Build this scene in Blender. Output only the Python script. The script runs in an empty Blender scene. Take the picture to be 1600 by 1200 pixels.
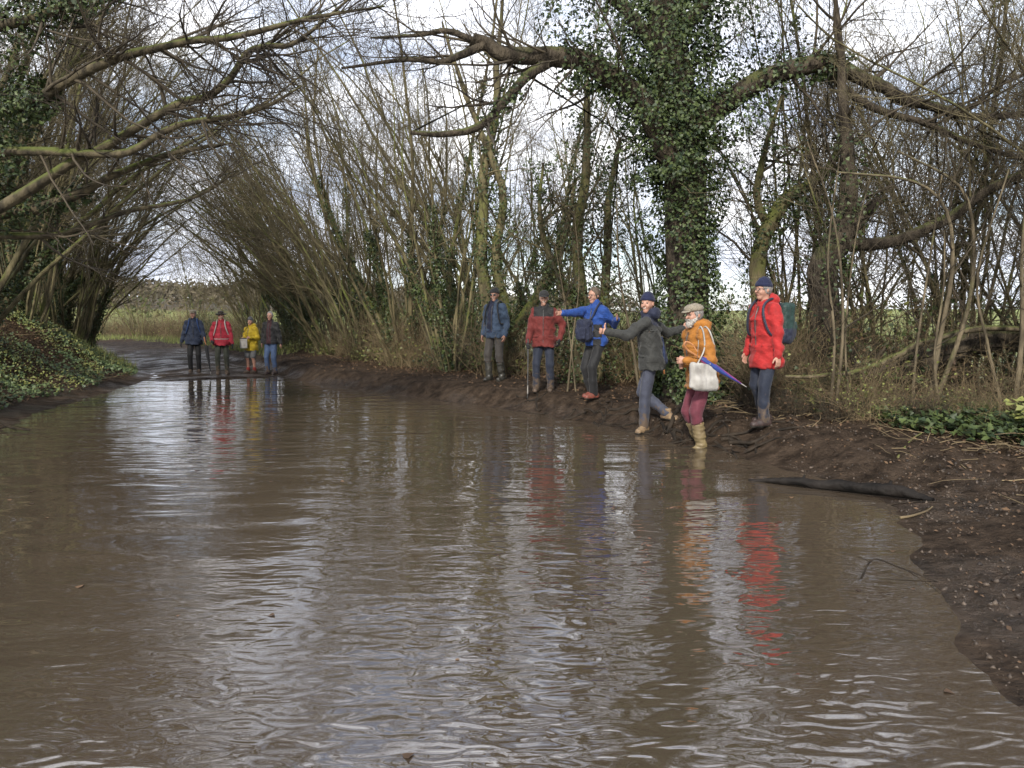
import bpy, math, random
import numpy as np
from mathutils import Vector
PI = math.pi
rng = np.random.default_rng(7)
random.seed(7)
scene = bpy.context.scene
col = scene.collection

# ------------------------------------------------------------------ camera
cam_data = bpy.data.cameras.new("camera")
cam_data.sensor_width = 36.0
cam_data.lens = 27.07
cam_data.clip_end = 5000
cam = bpy.data.objects.new("camera", cam_data)
col.objects.link(cam)
cam.location = (0, 0, 1.5)
cam.rotation_euler = (math.radians(90 - 4.66), 0, 0)
scene.camera = cam

# ------------------------------------------------------------------ sky and sun
SUN_EL, SUN_ROT = math.radians(34), math.radians(-168)
world = bpy.data.worlds.new("World")
scene.world = world
world.use_nodes = True
wn, wl = world.node_tree.nodes, world.node_tree.links
wn.clear()
w_out = wn.new("ShaderNodeOutputWorld")
sky = wn.new("ShaderNodeTexSky")
sky.sky_type = 'NISHITA'
sky.sun_disc = False
sky.sun_elevation = SUN_EL
sky.sun_rotation = SUN_ROT
bg_sky = wn.new("ShaderNodeBackground"); bg_sky.inputs[1].default_value = 0.13
wl.new(sky.outputs[0], bg_sky.inputs[0])
tc = wn.new("ShaderNodeTexCoord")
mp = wn.new("ShaderNodeMapping"); mp.inputs['Scale'].default_value = (1.0, 1.0, 3.2)
wl.new(tc.outputs['Generated'], mp.inputs[0])
nz = wn.new("ShaderNodeTexNoise"); nz.inputs['Scale'].default_value = 2.3; nz.inputs['Detail'].default_value = 7; nz.inputs['Roughness'].default_value = 0.55
wl.new(mp.outputs[0], nz.inputs['Vector'])
cov = wn.new("ShaderNodeValToRGB")
cov.color_ramp.elements[0].position = 0.36; cov.color_ramp.elements[1].position = 0.55
cov.color_ramp.elements[0].color = (0.15, 0.15, 0.15, 1)
wl.new(nz.outputs[0], cov.inputs[0])
nz2 = wn.new("ShaderNodeTexNoise"); nz2.inputs['Scale'].default_value = 5.0; nz2.inputs['Detail'].default_value = 6
wl.new(mp.outputs[0], nz2.inputs['Vector'])
tone = wn.new("ShaderNodeValToRGB")
tone.color_ramp.elements[0].position = 0.3; tone.color_ramp.elements[1].position = 0.68
tone.color_ramp.elements[0].color = (0.40, 0.45, 0.58, 1); tone.color_ramp.elements[1].color = (0.98, 0.98, 1.0, 1)
wl.new(nz2.outputs[0], tone.inputs[0])
bg_cloud = wn.new("ShaderNodeBackground"); bg_cloud.inputs[1].default_value = 1.6
wl.new(tone.outputs[0], bg_cloud.inputs[0])
wmix = wn.new("ShaderNodeMixShader")
wl.new(cov.outputs[0], wmix.inputs[0]); wl.new(bg_sky.outputs[0], wmix.inputs[1]); wl.new(bg_cloud.outputs[0], wmix.inputs[2])
wl.new(wmix.outputs[0], w_out.inputs[0])

sun_data = bpy.data.lights.new("sun", 'SUN')
sun_data.energy = 3.6
sun_data.angle = math.radians(6)
sun_data.color = (1.0, 0.94, 0.83)
sun = bpy.data.objects.new("sun", sun_data)
col.objects.link(sun)
sd = Vector((math.sin(SUN_ROT) * math.cos(SUN_EL), math.cos(SUN_ROT) * math.cos(SUN_EL), math.sin(SUN_EL)))
sun.rotation_euler = sd.to_track_quat('Z', 'Y').to_euler()
sun.location = (0, 0, 30)
vs = scene.view_settings
vs.view_transform = 'Standard'; vs.look = 'None'; vs.gamma = 1.0; vs.use_curve_mapping = False
vs.exposure = 0.5
scene.cycles.use_denoising = True
scene.cycles.max_bounces = 4
scene.cycles.use_adaptive_sampling = True
scene.cycles.adaptive_threshold = 0.025
scene.cycles.diffuse_bounces = 2
scene.cycles.glossy_bounces = 2
scene.cycles.transparent_max_bounces = 4

# ------------------------------------------------------------------ helpers
def tag(o, label=None, cat=None, group=None, kind=None):
    if label: o["label"] = label
    if cat: o["category"] = cat
    if group: o["group"] = group
    if kind: o["kind"] = kind
    return o

def empty(name, loc=(0, 0, 0), rz=0.0):
    o = bpy.data.objects.new(name, None)
    o.empty_display_size = 0.2
    o.location = loc; o.rotation_euler = (0, 0, rz)
    col.objects.link(o)
    return o

def mesh_np(name, V, F, smooth=True, mats=(), midx=None):
    """V (n,3) array, F list of arrays of shape (m,k)."""
    me = bpy.data.meshes.new(name)
    V = np.asarray(V, dtype=np.float32)
    Fs = [np.asarray(f, dtype=np.int32) for f in (F if isinstance(F, list) else [F]) if len(f)]
    me.vertices.add(len(V)); me.vertices.foreach_set("co", V.ravel())
    nl = sum(f.size for f in Fs); nf = sum(len(f) for f in Fs)
    me.loops.add(nl); me.polygons.add(nf)
    me.loops.foreach_set("vertex_index", np.concatenate([f.ravel() for f in Fs]))
    tot = np.concatenate([np.full(len(f), f.shape[1], dtype=np.int32) for f in Fs])
    st = np.concatenate([[0], np.cumsum(tot)[:-1]]).astype(np.int32)
    me.polygons.foreach_set("loop_start", st)
    try: me.polygons.foreach_set("loop_total", tot)
    except Exception: pass
    for m in mats: me.materials.append(m)
    if midx is not None: me.polygons.foreach_set("material_index", np.asarray(midx, dtype=np.int32))
    if smooth: me.polygons.foreach_set("use_smooth", np.ones(nf, dtype=bool))
    me.update(calc_edges=True)
    me.validate()
    return me

def obj(name, me, parent=None, loc=(0, 0, 0), rz=0.0):
    o = bpy.data.objects.new(name, me)
    o.location = loc; o.rotation_euler = (0, 0, rz)
    o.parent = parent
    col.objects.link(o)
    return o

def unit(a, axis=-1):
    return a / np.maximum(np.linalg.norm(a, axis=axis, keepdims=True), 1e-9)

_wk = [(rng.normal(size=3), rng.uniform(0, 6.28)) for _ in range(40)]
def wob3(P, scale, octs=3, off=0):
    """smooth pseudo noise in about -1..1 for points P (...,3); scale = feature size in metres"""
    out = 0; amp = 1.0; tot = 0; f = 2 * PI / scale / 1.7
    for o in range(octs):
        for j in range(5):
            k, ph = _wk[(off * 7 + o * 5 + j) % 40]
            out = out + amp * np.sin((P[..., 0] * k[0] + P[..., 1] * k[1] + P[..., 2] * k[2]) * f + ph)
        tot += amp * 2.2; amp *= 0.5; f *= 2.03
    return out / tot

def vnoise2(x, y, seed=0):
    """2D value noise 0..1"""
    xi = np.floor(x).astype(np.int64); yi = np.floor(y).astype(np.int64)
    fx = x - xi; fy = y - yi
    fx = fx * fx * (3 - 2 * fx); fy = fy * fy * (3 - 2 * fy)
    def h(a, b):
        n = (a * 374761393 + b * 668265263 + seed * 1442695041) & 0x7fffffff
        n = ((n ^ (n >> 13)) * 1274126177) & 0x7fffffff
        return ((n ^ (n >> 16)) & 0xffff) / 65535.0
    return (h(xi, yi) * (1 - fx) + h(xi + 1, yi) * fx) * (1 - fy) + (h(xi, yi + 1) * (1 - fx) + h(xi + 1, yi + 1) * fx) * fy

def fbm2(x, y, scale, octs=4, seed=0):
    s = 0; a = 1; t = 0
    for o in range(octs):
        s = s + a * vnoise2(x / scale, y / scale, seed + o * 17); t += a; a *= 0.5; scale /= 2.07
    return s / t * 2 - 1

def sstep(a, b, x):
    t = np.clip((x - a) / (b - a), 0, 1)
    return t * t * (3 - 2 * t)

# ------------------------------------------------------------------ materials
def new_mat(name):
    m = bpy.data.materials.new(name); m.use_nodes = True
    nt = m.node_tree
    return m, nt.nodes, nt.links, nt.nodes["Principled BSDF"]

def mat(name, c1, c2=None, scale=8.0, rough=0.7, bump=0.0, bscale=None, detail=5.0, stretch=(1, 1, 1), island=False, spec=0.5, sheen=0.0, lo=0.35, hi=0.65, trans=0.0):
    m, n, l, b = new_mat(name)
    b.inputs['Roughness'].default_value = rough
    b.inputs['Specular IOR Level'].default_value = spec
    if sheen: b.inputs['Sheen Weight'].default_value = sheen
    if c2 is None: c2 = tuple(v * 0.7 for v in c1)
    ramp = n.new("ShaderNodeValToRGB")
    ramp.color_ramp.elements[0].color = (*c2, 1); ramp.color_ramp.elements[1].color = (*c1, 1)
    ramp.color_ramp.elements[0].position = lo; ramp.color_ramp.elements[1].position = hi
    t = n.new("ShaderNodeTexCoord"); mpn = n.new("ShaderNodeMapping"); mpn.inputs['Scale'].default_value = stretch
    l.new(t.outputs['Object'], mpn.inputs[0])
    nn = n.new("ShaderNodeTexNoise"); nn.inputs['Scale'].default_value = scale; nn.inputs['Detail'].default_value = detail
    l.new(mpn.outputs[0], nn.inputs['Vector'])
    if island:
        g = n.new("ShaderNodeNewGeometry")
        ramp.color_ramp.elements[0].position = 0.0; ramp.color_ramp.elements[1].position = 1.0
        l.new(g.outputs['Random Per Island'], ramp.inputs[0])
    else:
        l.new(nn.outputs[0], ramp.inputs[0])
    l.new(ramp.outputs[0], b.inputs['Base Color'])
    if bump:
        n2 = n.new("ShaderNodeTexNoise"); n2.inputs['Scale'].default_value = bscale or scale * 3; n2.inputs['Detail'].default_value = 6
        l.new(mpn.outputs[0], n2.inputs['Vector'])
        bp = n.new("ShaderNodeBump"); bp.inputs['Strength'].default_value = bump; bp.inputs['Distance'].default_value = 0.02
        l.new(n2.outputs[0], bp.inputs['Height']); l.new(bp.outputs[0], b.inputs['Normal'])
    if trans:
        b.inputs['Subsurface Weight'].default_value = 0.0
    return m

def bark_mat(name, c_light, c_dark, c_moss, moss=0.5, scale=6.0, deep=0.02):
    m, n, l, b = new_mat(name)
    b.inputs['Roughness'].default_value = 0.85; b.inputs['Specular IOR Level'].default_value = 0.25
    t = n.new("ShaderNodeTexCoord"); mpn = n.new("ShaderNodeMapping"); mpn.inputs['Scale'].default_value = (1, 1, 0.3)
    l.new(t.outputs['Object'], mpn.inputs[0])
    nn = n.new("ShaderNodeTexNoise"); nn.inputs['Scale'].default_value = scale; nn.inputs['Detail'].default_value = 7
    l.new(mpn.outputs[0], nn.inputs['Vector'])
    ramp = n.new("ShaderNodeValToRGB")
    ramp.color_ramp.elements[0].color = (*c_dark, 1); ramp.color_ramp.elements[1].color = (*c_light, 1)
    ramp.color_ramp.elements[0].position = 0.36; ramp.color_ramp.elements[1].position = 0.64
    l.new(nn.outputs[0], ramp.inputs[0])
    # moss grows on patches and more on upward faces
    n3 = n.new("ShaderNodeTexNoise"); n3.inputs['Scale'].default_value = 1.6; n3.inputs['Detail'].default_value = 5
    l.new(t.outputs['Object'], n3.inputs['Vector'])
    g = n.new("ShaderNodeNewGeometry"); sx = n.new("ShaderNodeSeparateXYZ"); l.new(g.outputs['Normal'], sx.inputs[0])
    ma = n.new("ShaderNodeMath"); ma.operation = 'MULTIPLY_ADD'; ma.inputs[1].default_value = 0.22; l.new(sx.outputs[2], ma.inputs[0]); l.new(n3.outputs[0], ma.inputs[2])
    r2 = n.new("ShaderNodeValToRGB"); r2.color_ramp.elements[0].position = 0.68 - 0.3 * moss; r2.color_ramp.elements[1].position = 0.86 - 0.3 * moss
    l.new(ma.outputs[0], r2.inputs[0])
    mx = n.new("ShaderNodeMix"); mx.data_type = 'RGBA'; mx.inputs[7].default_value = (*c_moss, 1)
    l.new(r2.outputs[0], mx.inputs[0]); l.new(ramp.outputs[0], mx.inputs[6]); l.new(mx.outputs[2], b.inputs['Base Color'])
    n2 = n.new("ShaderNodeTexNoise"); n2.inputs['Scale'].default_value = scale * 4; n2.inputs['Detail'].default_value = 6
    l.new(mpn.outputs[0], n2.inputs['Vector'])
    bp = n.new("ShaderNodeBump"); bp.inputs['Strength'].default_value = 0.9; bp.inputs['Distance'].default_value = deep
    l.new(n2.outputs[0], bp.inputs['Height']); l.new(bp.outputs[0], b.inputs['Normal'])
    return m

M = {}
M['stem'] = bark_mat('hazel_bark', (0.165, 0.14, 0.075), (0.05, 0.042, 0.024), (0.105, 0.12, 0.03), 0.62, 7)
M['oak'] = bark_mat('oak_bark', (0.085, 0.068, 0.048), (0.022, 0.017, 0.012), (0.085, 0.095, 0.03), 0.3, 9, 0.08)
M['mossy'] = bark_mat('mossy_bark', (0.11, 0.09, 0.055), (0.03, 0.025, 0.017), (0.085, 0.10, 0.026), 0.6, 8)
M['darkstem'] = bark_mat('dark_hazel_bark', (0.155, 0.125, 0.08), (0.05, 0.04, 0.026), (0.10, 0.11, 0.035), 0.35, 9)
M['twig'] = mat('twig_bark', (0.15, 0.125, 0.068), (0.058, 0.048, 0.03), 1.2, 0.8, spec=0.25)
M['darktwig'] = mat('dark_twig_bark', (0.075, 0.06, 0.04), (0.032, 0.026, 0.02), 1.2, 0.8, spec=0.25)
M['cane'] = mat('dead_cane', (0.23, 0.175, 0.10), (0.085, 0.064, 0.038), 1.5, 0.8, spec=0.2)
M['ivy'] = mat('ivy_leaf', (0.068, 0.092, 0.026), (0.011, 0.024, 0.010), island=True, rough=0.52, spec=0.35)
M['ivyground'] = mat('ground_ivy_leaf', (0.125, 0.165, 0.06), (0.03, 0.055, 0.025), island=True, rough=0.5, spec=0.4)
M['bramble'] = mat('bramble_leaf', (0.21, 0.22, 0.06), (0.07, 0.085, 0.028), island=True, rough=0.55, spec=0.4)
M['litter'] = mat('dead_leaf', (0.13, 0.078, 0.042), (0.028, 0.018, 0.012), island=True, rough=0.75, spec=0.3)
M['grass'] = mat('grass_blade', (0.21, 0.22, 0.07), (0.09, 0.12, 0.035), island=True, rough=0.6, spec=0.3)
M['root'] = mat('wet_root', (0.036, 0.027, 0.019), (0.010, 0.008, 0.006), 9, 0.8, 0.6, 30, spec=0.2)
M['wetwood'] = mat('waterlogged_wood', (0.016, 0.013, 0.011), (0.004, 0.0035, 0.003), 7, 0.7, 1.0, 22, spec=0.18, stretch=(0.3, 1, 1))

# ------------------------------------------------------------------ lie of the land
RIGHT = np.array([(1.85, -4), (1.95, 1.5), (2.05, 2.97), (2.3, 3.84), (2.52, 4.56), (2.87, 5.42), (3.2, 6.4), (3.0, 7.14), (2.74, 8.13), (2.55, 8.83), (2.03, 9.29), (1.82, 9.86),
                  (1.45, 10.82), (0.98, 11.67), (0.0, 12.95), (-0.69, 13.85), (-2.04, 15.27), (-3.41, 17.01), (-4.76, 18.41), (-5.4, 19.6), (-8.3, 24.76), (-12.0, 31.2), (-16.9, 39.2), (-22.6, 45.2), (-32, 51), (-70, 61.5)])
LEFT = np.array([(-5.6, -4), (-6.1, 5), (-7.08, 10.56), (-7.79, 12.58), (-8.32, 14.65), (-8.83, 17.34), (-9.45, 20.06), (-10.15, 21.76), (-12.95, 26.59), (-17.18, 33.6), (-21.52, 40.5), (-28, 46), (-40, 51), (-70, 58)])

def sdist(poly, x, y):
    """signed distance, positive to the right of the polyline's direction"""
    best = np.full(x.shape, 1e9); sg = np.ones(x.shape)
    for a, b in zip(poly[:-1], poly[1:]):
        ab = b - a; px = x - a[0]; py = y - a[1]
        t = np.clip((px * ab[0] + py * ab[1]) / (ab @ ab), 0, 1)
        dx = px - t * ab[0]; dy = py - t * ab[1]
        d = dx * dx + dy * dy
        c = px * ab[1] - py * ab[0]
        m = d < best
        best = np.where(m, d, best); sg = np.where(m, np.sign(c), sg)
    return np.sqrt(best) * sg

_fr = np.random.default_rng(3)
PRINTS = []          # boot prints trodden into the right-hand bank
for _ in range(120):
    _i = _fr.integers(2, 16); _q = RIGHT[_i] + (RIGHT[_i + 1] - RIGHT[_i]) * _fr.random(); _t = RIGHT[_i + 1] - RIGHT[_i]; _t = _t / np.hypot(*_t)
    _c = _q + np.array([_t[1], -_t[0]]) * (.25 + 1.3 * _fr.random()); _a = math.atan2(_t[1], _t[0]) + .5 * _fr.normal(); PRINTS.append((_c[0], _c[1], math.cos(_a), math.sin(_a), .02 + .025 * _fr.random()))
def land(x, y):
    """height of the ground and the distances to the lane edges"""
    x = np.asarray(x, dtype=float); y = np.asarray(y, dtype=float)
    wig = 0.17 * fbm2(x, y, 0.9, 3, 5) + 0.07 * fbm2(x, y, 0.28, 2, 6)
    dR = sdist(RIGHT, x, y) + wig
    dL = -sdist(LEFT, x, y) + wig
    s = (x + 7.5) * -0.45 + (y - 20.1) * 0.89 + 0.35 * fbm2(x, y, 1.8, 3, 9)
    s = np.where(y < 14, -5, s)
    floor = np.where(s < 0, np.maximum(s * 0.06, -0.22), np.minimum(0.03 + s * 0.010, 0.34))
    rut = sstep(0.3, 2, s) * (0.035 * fbm2(x * 1.0, y * 0.6, 1.1, 4, 21) + 0.015 * fbm2(x, y, 0.35, 2, 3))
    floor = floor + rut
    edge = np.minimum(-dR, -dL)
    z = floor * sstep(0.0, 0.9, edge)
    # right-hand bank: low and soft close to the camera, a cut step further on
    soft = 1 - sstep(6.2, 9.0, y)
    hstep = 0.30 + 0.05 * fbm2(x, y, 2.5, 2, 31)
    bankc = sstep(-0.05, 0.55, dR) * hstep + np.clip(dR - 0.5, 0, 3.0) * 0.03
    banks = np.clip(dR, 0, 0.8) * 0.10 + np.clip(dR - 0.8, 0, 2.5) * 0.14
    bR = np.where(dR > -0.1, bankc * (1 - soft) + banks * soft, 0)
    fall = sstep(3.6, 9.0, dR) * (0.45 - 0.1)
    far = np.clip(dR - 25, 0, None)
    bR = bR - np.where(dR > 0, fall, 0) + far * 0.0125
    # left-hand bank: a mound
    topL = 1.15 * (1 - sstep(17.5, 26, y)) + 0.45
    bL = np.where(dL > -0.05, np.clip(dL, 0, 0.7) * 0.16 + sstep(0.35, 2.9, dL) * topL, 0)
    far2 = np.clip(dL - 25, 0, None)
    bL = bL + far2 * 0.004
    z = z + bR + bL
    out = np.maximum(dR, dL)
    z = z + np.where(out > 0, sstep(0.1, 1.5, out), 0) * (0.05 * fbm2(x, y, 1.3, 4, 41)) + 0.012 * fbm2(x, y, 0.22, 2, 77) * sstep(-0.1, 0.3, np.maximum(out, s))
    z = z + 0.035 * fbm2(x, y, 0.42, 3, 88) * sstep(0.05, 0.5, dR) * (1 - sstep(2.5, 4, dR))    # trodden by boots
    if x.size > 5000 or (x.size and x.max() - x.min() < 9):
        for px_, py_, ca, sa, dp in PRINTS:
            m_ = (np.abs(x - px_) < .4) & (np.abs(y - py_) < .4)
            if m_.any():
                dx = x[m_] - px_; dy = y[m_] - py_; u_ = (dx * ca + dy * sa) / .15; v_ = (-dx * sa + dy * ca) / .065; r_ = u_ * u_ + v_ * v_
                z[m_] += -dp * np.exp(-r_ ** 2 * .8) + dp * .45 * np.exp(-(np.sqrt(r_) - 1.5) ** 2 * 4)
    # wooded ridge far off down the lane
    dist = np.hypot(x, y)
    az = np.degrees(np.arctan2(x, np.maximum(y, 1e-3)))
    ridge = 13 * sstep(230, 520, dist) * (0.25 + 0.75 * sstep(2, -14, az)) * (0.9 + 0.15 * np.sin(az * 0.35))
    ridge = np.where(y > 0, ridge, 0)
    z = z + ridge
    return z, dR, dL, s

def H(x, y):
    return float(land(np.array([x]), np.array([y]))[0][0])

def axis(core_lo, core_hi, step, lo, hi, grow=1.13):
    a = list(np.arange(core_lo, core_hi, step)); st = step; v = a[-1]
    while v < hi: st *= grow; v += st; a.append(v)
    st = step; v = core_lo; b = []
    while v > lo: st *= grow; v -= st; b.append(v)
    return np.array(b[::-1] + a)
gx = axis(-10.5, 5.0, 0.075, -1500, 1500); gy = axis(1.8, 22.0, 0.08, -60, 1600, 1.10)
GX, GY = np.meshgrid(gx, gy, indexing='ij')
GZ, GdR, GdL, Gs = land(GX, GY)
nx, ny = GX.shape
idx = np.arange(nx * ny).reshape(nx, ny)
F = np.stack([idx[:-1, :-1], idx[1:, :-1], idx[1:, 1:], idx[:-1, 1:]], -1).reshape(-1, 4)
gme = mesh_np("ground", np.stack([GX, GY, GZ], -1).reshape(-1, 3), [F])
# what grows or lies where: red = field grass, green = leafy bank soil
cl = gme.color_attributes.new("cover", 'FLOAT_COLOR', 'POINT')
gr = sstep(4.5, 7.5, GdR + 1.2 * fbm2(GX, GY, 3, 3, 12)) + sstep(9, 14, GdL)
lf = np.clip(sstep(1.2, 2.4, GdR + 0.7 * fbm2(GX, GY, 1.2, 3, 14)) + sstep(0.7, 1.3, GdL + 0.5 * fbm2(GX, GY, 1.2, 3, 15)), 0, 1)
wood = np.where((GZ > 6) & (GX < 100), 1.0, 0.0)
arr = np.stack([np.clip(gr, 0, 1), lf, wood, np.ones_like(gr)], -1).reshape(-1).astype(np.float32)
cl.data.foreach_set("color", arr)
m, n, l, b = new_mat("lane_mud")
b.inputs['Specular IOR Level'].default_value = 0.35
t = n.new("ShaderNodeTexCoord")
def nnoise(sc, det=6, rgh=0.6):
    q = n.new("ShaderNodeTexNoise"); q.inputs['Scale'].default_value = sc; q.inputs['Detail'].default_value = det; q.inputs['Roughness'].default_value = rgh
    l.new(t.outputs['Object'], q.inputs['Vector']); return q
def nramp(src, p0, p1, c0, c1):
    q = n.new("ShaderNodeValToRGB"); q.color_ramp.elements[0].position = p0; q.color_ramp.elements[1].position = p1
    q.color_ramp.elements[0].color = (*c0, 1); q.color_ramp.elements[1].color = (*c1, 1); l.new(src, q.inputs[0]); return q
def nmix(fac, a, bb):
    q = n.new("ShaderNodeMix"); q.data_type = 'RGBA'; l.new(fac, q.inputs[0]); l.new(a, q.inputs[6]); l.new(bb, q.inputs[7]); return q
mud = nramp(nnoise(5).outputs[0], 0.35, 0.68, (0.020, 0.0140, 0.0098), (0.076, 0.054, 0.038))
grit = nramp(nnoise(55, 3).outputs[0], 0.62, 0.74, (0, 0, 0), (1, 1, 1))
gritc = n.new("ShaderNodeRGB"); gritc.outputs[0].default_value = (0.085, 0.066, 0.048, 1)
mud2 = nmix(grit.outputs[0], mud.outputs[0], gritc.outputs[0])
leafc = nramp(nnoise(14).outputs[0], 0.38, 0.66, (0.026, 0.018, 0.012), (0.085, 0.055, 0.03))
grassc = nramp(nnoise(0.7).outputs[0], 0.35, 0.65, (0.13, 0.17, 0.05), (0.25, 0.25, 0.10))
woodc = nramp(nnoise(0.05).outputs[0], 0.35, 0.65, (0.07, 0.065, 0.05), (0.12, 0.10, 0.075))
at = n.new("ShaderNodeAttribute"); at.attribute_name = "cover"
sp = n.new("ShaderNodeSeparateColor"); l.new(at.outputs['Color'], sp.inputs[0])
k1 = nmix(sp.outputs[1], mud2.outputs[2], leafc.outputs[0])
k2 = nmix(sp.outputs[0], k1.outputs[2], grassc.outputs[0])
k3 = nmix(sp.outputs[2], k2.outputs[2], woodc.outputs[0])
l.new(k3.outputs[2], b.inputs['Base Color'])
wet = nramp(nnoise(0.9, 4).outputs[0], 0.42, 0.60, (0.32, 0.32, 0.32), (0.7, 0.7, 0.7))
# ground just above the water line is soaked
geo = n.new("ShaderNodeNewGeometry"); sz = n.new("ShaderNodeSeparateXYZ"); l.new(geo.outputs['Position'], sz.inputs[0])
soak = n.new("ShaderNodeMapRange"); soak.inputs[1].default_value = 0.05; soak.inputs[2].default_value = 0.22; soak.inputs[3].default_value = 0.0; soak.inputs[4].default_value = 0.75
l.new(sz.outputs[2], soak.inputs[0])
mxr = n.new("ShaderNodeMath"); mxr.operation = 'MAXIMUM'; l.new(soak.outputs[0], mxr.inputs[0]); l.new(wet.outputs[0], mxr.inputs[1])
l.new(mxr.outputs[0], b.inputs['Roughness'])
spm = n.new("ShaderNodeMapRange"); spm.inputs[1].default_value = 0.05; spm.inputs[2].default_value = 0.5; spm.inputs[3].default_value = 0.45; spm.inputs[4].default_value = 0.07
l.new(mxr.outputs[0], spm.inputs[0]); l.new(spm.outputs[0], b.inputs['Specular IOR Level'])
bp = n.new("ShaderNodeBump"); bp.inputs['Strength'].default_value = 1.0; bp.inputs['Distance'].default_value = 0.09
hsum = n.new("ShaderNodeMath"); hsum.operation = 'ADD'; l.new(nnoise(13, 8, 0.65).outputs[0], hsum.inputs[0]); l.new(nnoise(3.5, 4).outputs[0], hsum.inputs[1])
l.new(hsum.outputs[0], bp.inputs['Height']); l.new(bp.outputs[0], b.inputs['Normal'])
gme.materials.append(m)
ground = tag(obj("ground", gme), kind="structure")

# ------------------------------------------------------------------ the flood water
m, n, l, b = new_mat("muddy_water")
b.inputs['Base Color'].default_value = (0.058, 0.0435, 0.030, 1)
b.inputs['Roughness'].default_value = 0.03
b.inputs['IOR'].default_value = 2.8
t = n.new("ShaderNodeTexCoord")
def wnoise(scx, scy, det, dist=0.0, rot=0.0):
    q = n.new("ShaderNodeMapping"); q.inputs['Scale'].default_value = (scx, scy, 1); q.inputs['Rotation'].default_value = (0, 0, rot)
    l.new(t.outputs['Object'], q.inputs[0])
    k = n.new("ShaderNodeTexNoise"); k.inputs['Scale'].default_value = 1.0; k.inputs['Detail'].default_value = det; k.inputs['Distortion'].default_value = dist; k.inputs['Roughness'].default_value = 0.45
    l.new(q.outputs[0], k.inputs['Vector']); return k
def wmath(op, a, bb):
    q = n.new("ShaderNodeMath"); q.operation = op
    for i, v in enumerate((a, bb)):
        if isinstance(v, (int, float)): q.inputs[i].default_value = v
        else: l.new(v, q.inputs[i])
    return q.outputs[0]
swell = wnoise(0.8, 2.4, 0, 0.5, 0.08)
ripple = wnoise(2.4, 7.5, 0, 0.8, -0.06)
fine = wnoise(7.0, 18.0, 0, 0.5, 0.12)
patch = wnoise(0.33, 0.30, 3, 0.4)
pr = n.new("ShaderNodeMapRange"); pr.inputs[1].default_value = 0.40; pr.inputs[2].default_value = 0.60; pr.inputs[3].default_value = 0.12; pr.inputs[4].default_value = 1.0
l.new(patch.outputs[0], pr.inputs[0])
# wind stirs the open middle of the pool; the sheltered edges and far end lie calmer
swirl = wnoise(5.2, 11.0, 0.3, 1.4, 0.2)
sxy = n.new("ShaderNodeSeparateXYZ"); l.new(t.outputs['Object'], sxy.inputs[0])
def mrange(src, a, bb):
    q = n.new("ShaderNodeMapRange"); q.interpolation_type = 'SMOOTHSTEP'; q.inputs[1].default_value = a; q.inputs[2].default_value = bb; l.new(src, q.inputs[0]); return q.outputs[0]
wob_x = wmath('ADD', sxy.outputs[0], wmath('MULTIPLY', patch.outputs[0], 4.0))
open_mid = wmath('MULTIPLY', mrange(sxy.outputs[1], 8.5, 2.5), mrange(wob_x, -1.6, 1.2))
swirl_h = wmath('MULTIPLY', swirl.outputs[0], wmath('ADD', wmath('MULTIPLY', open_mid, 0.33), 0.02))
hh = wmath('ADD', swirl_h, wmath('ADD', wmath('MULTIPLY', swell.outputs[0], 1.0), wmath('MULTIPLY', wmath('ADD', wmath('MULTIPLY', ripple.outputs[0], 0.60), wmath('MULTIPLY', fine.outputs[0], 0.05)), pr.outputs[0])))
bp = n.new("ShaderNodeBump"); bp.inputs['Strength'].default_value = 1.0; bp.inputs['Distance'].default_value = 0.016
l.new(hh, bp.inputs['Height']); l.new(bp.outputs[0], b.inputs['Normal'])
wx = np.linspace(-12.5, 4.2, 40); wy = np.linspace(-4, 23.0, 60)
WX, WY = np.meshgrid(wx, wy, indexing='ij')
idx = np.arange(WX.size).reshape(WX.shape)
F = np.stack([idx[:-1, :-1], idx[1:, :-1], idx[1:, 1:], idx[:-1, 1:]], -1).reshape(-1, 4)
wme = mesh_np("water", np.stack([WX, WY, np.zeros_like(WX)], -1).reshape(-1, 3), [F], mats=[m])
tag(obj("water", wme), kind="structure")
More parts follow.
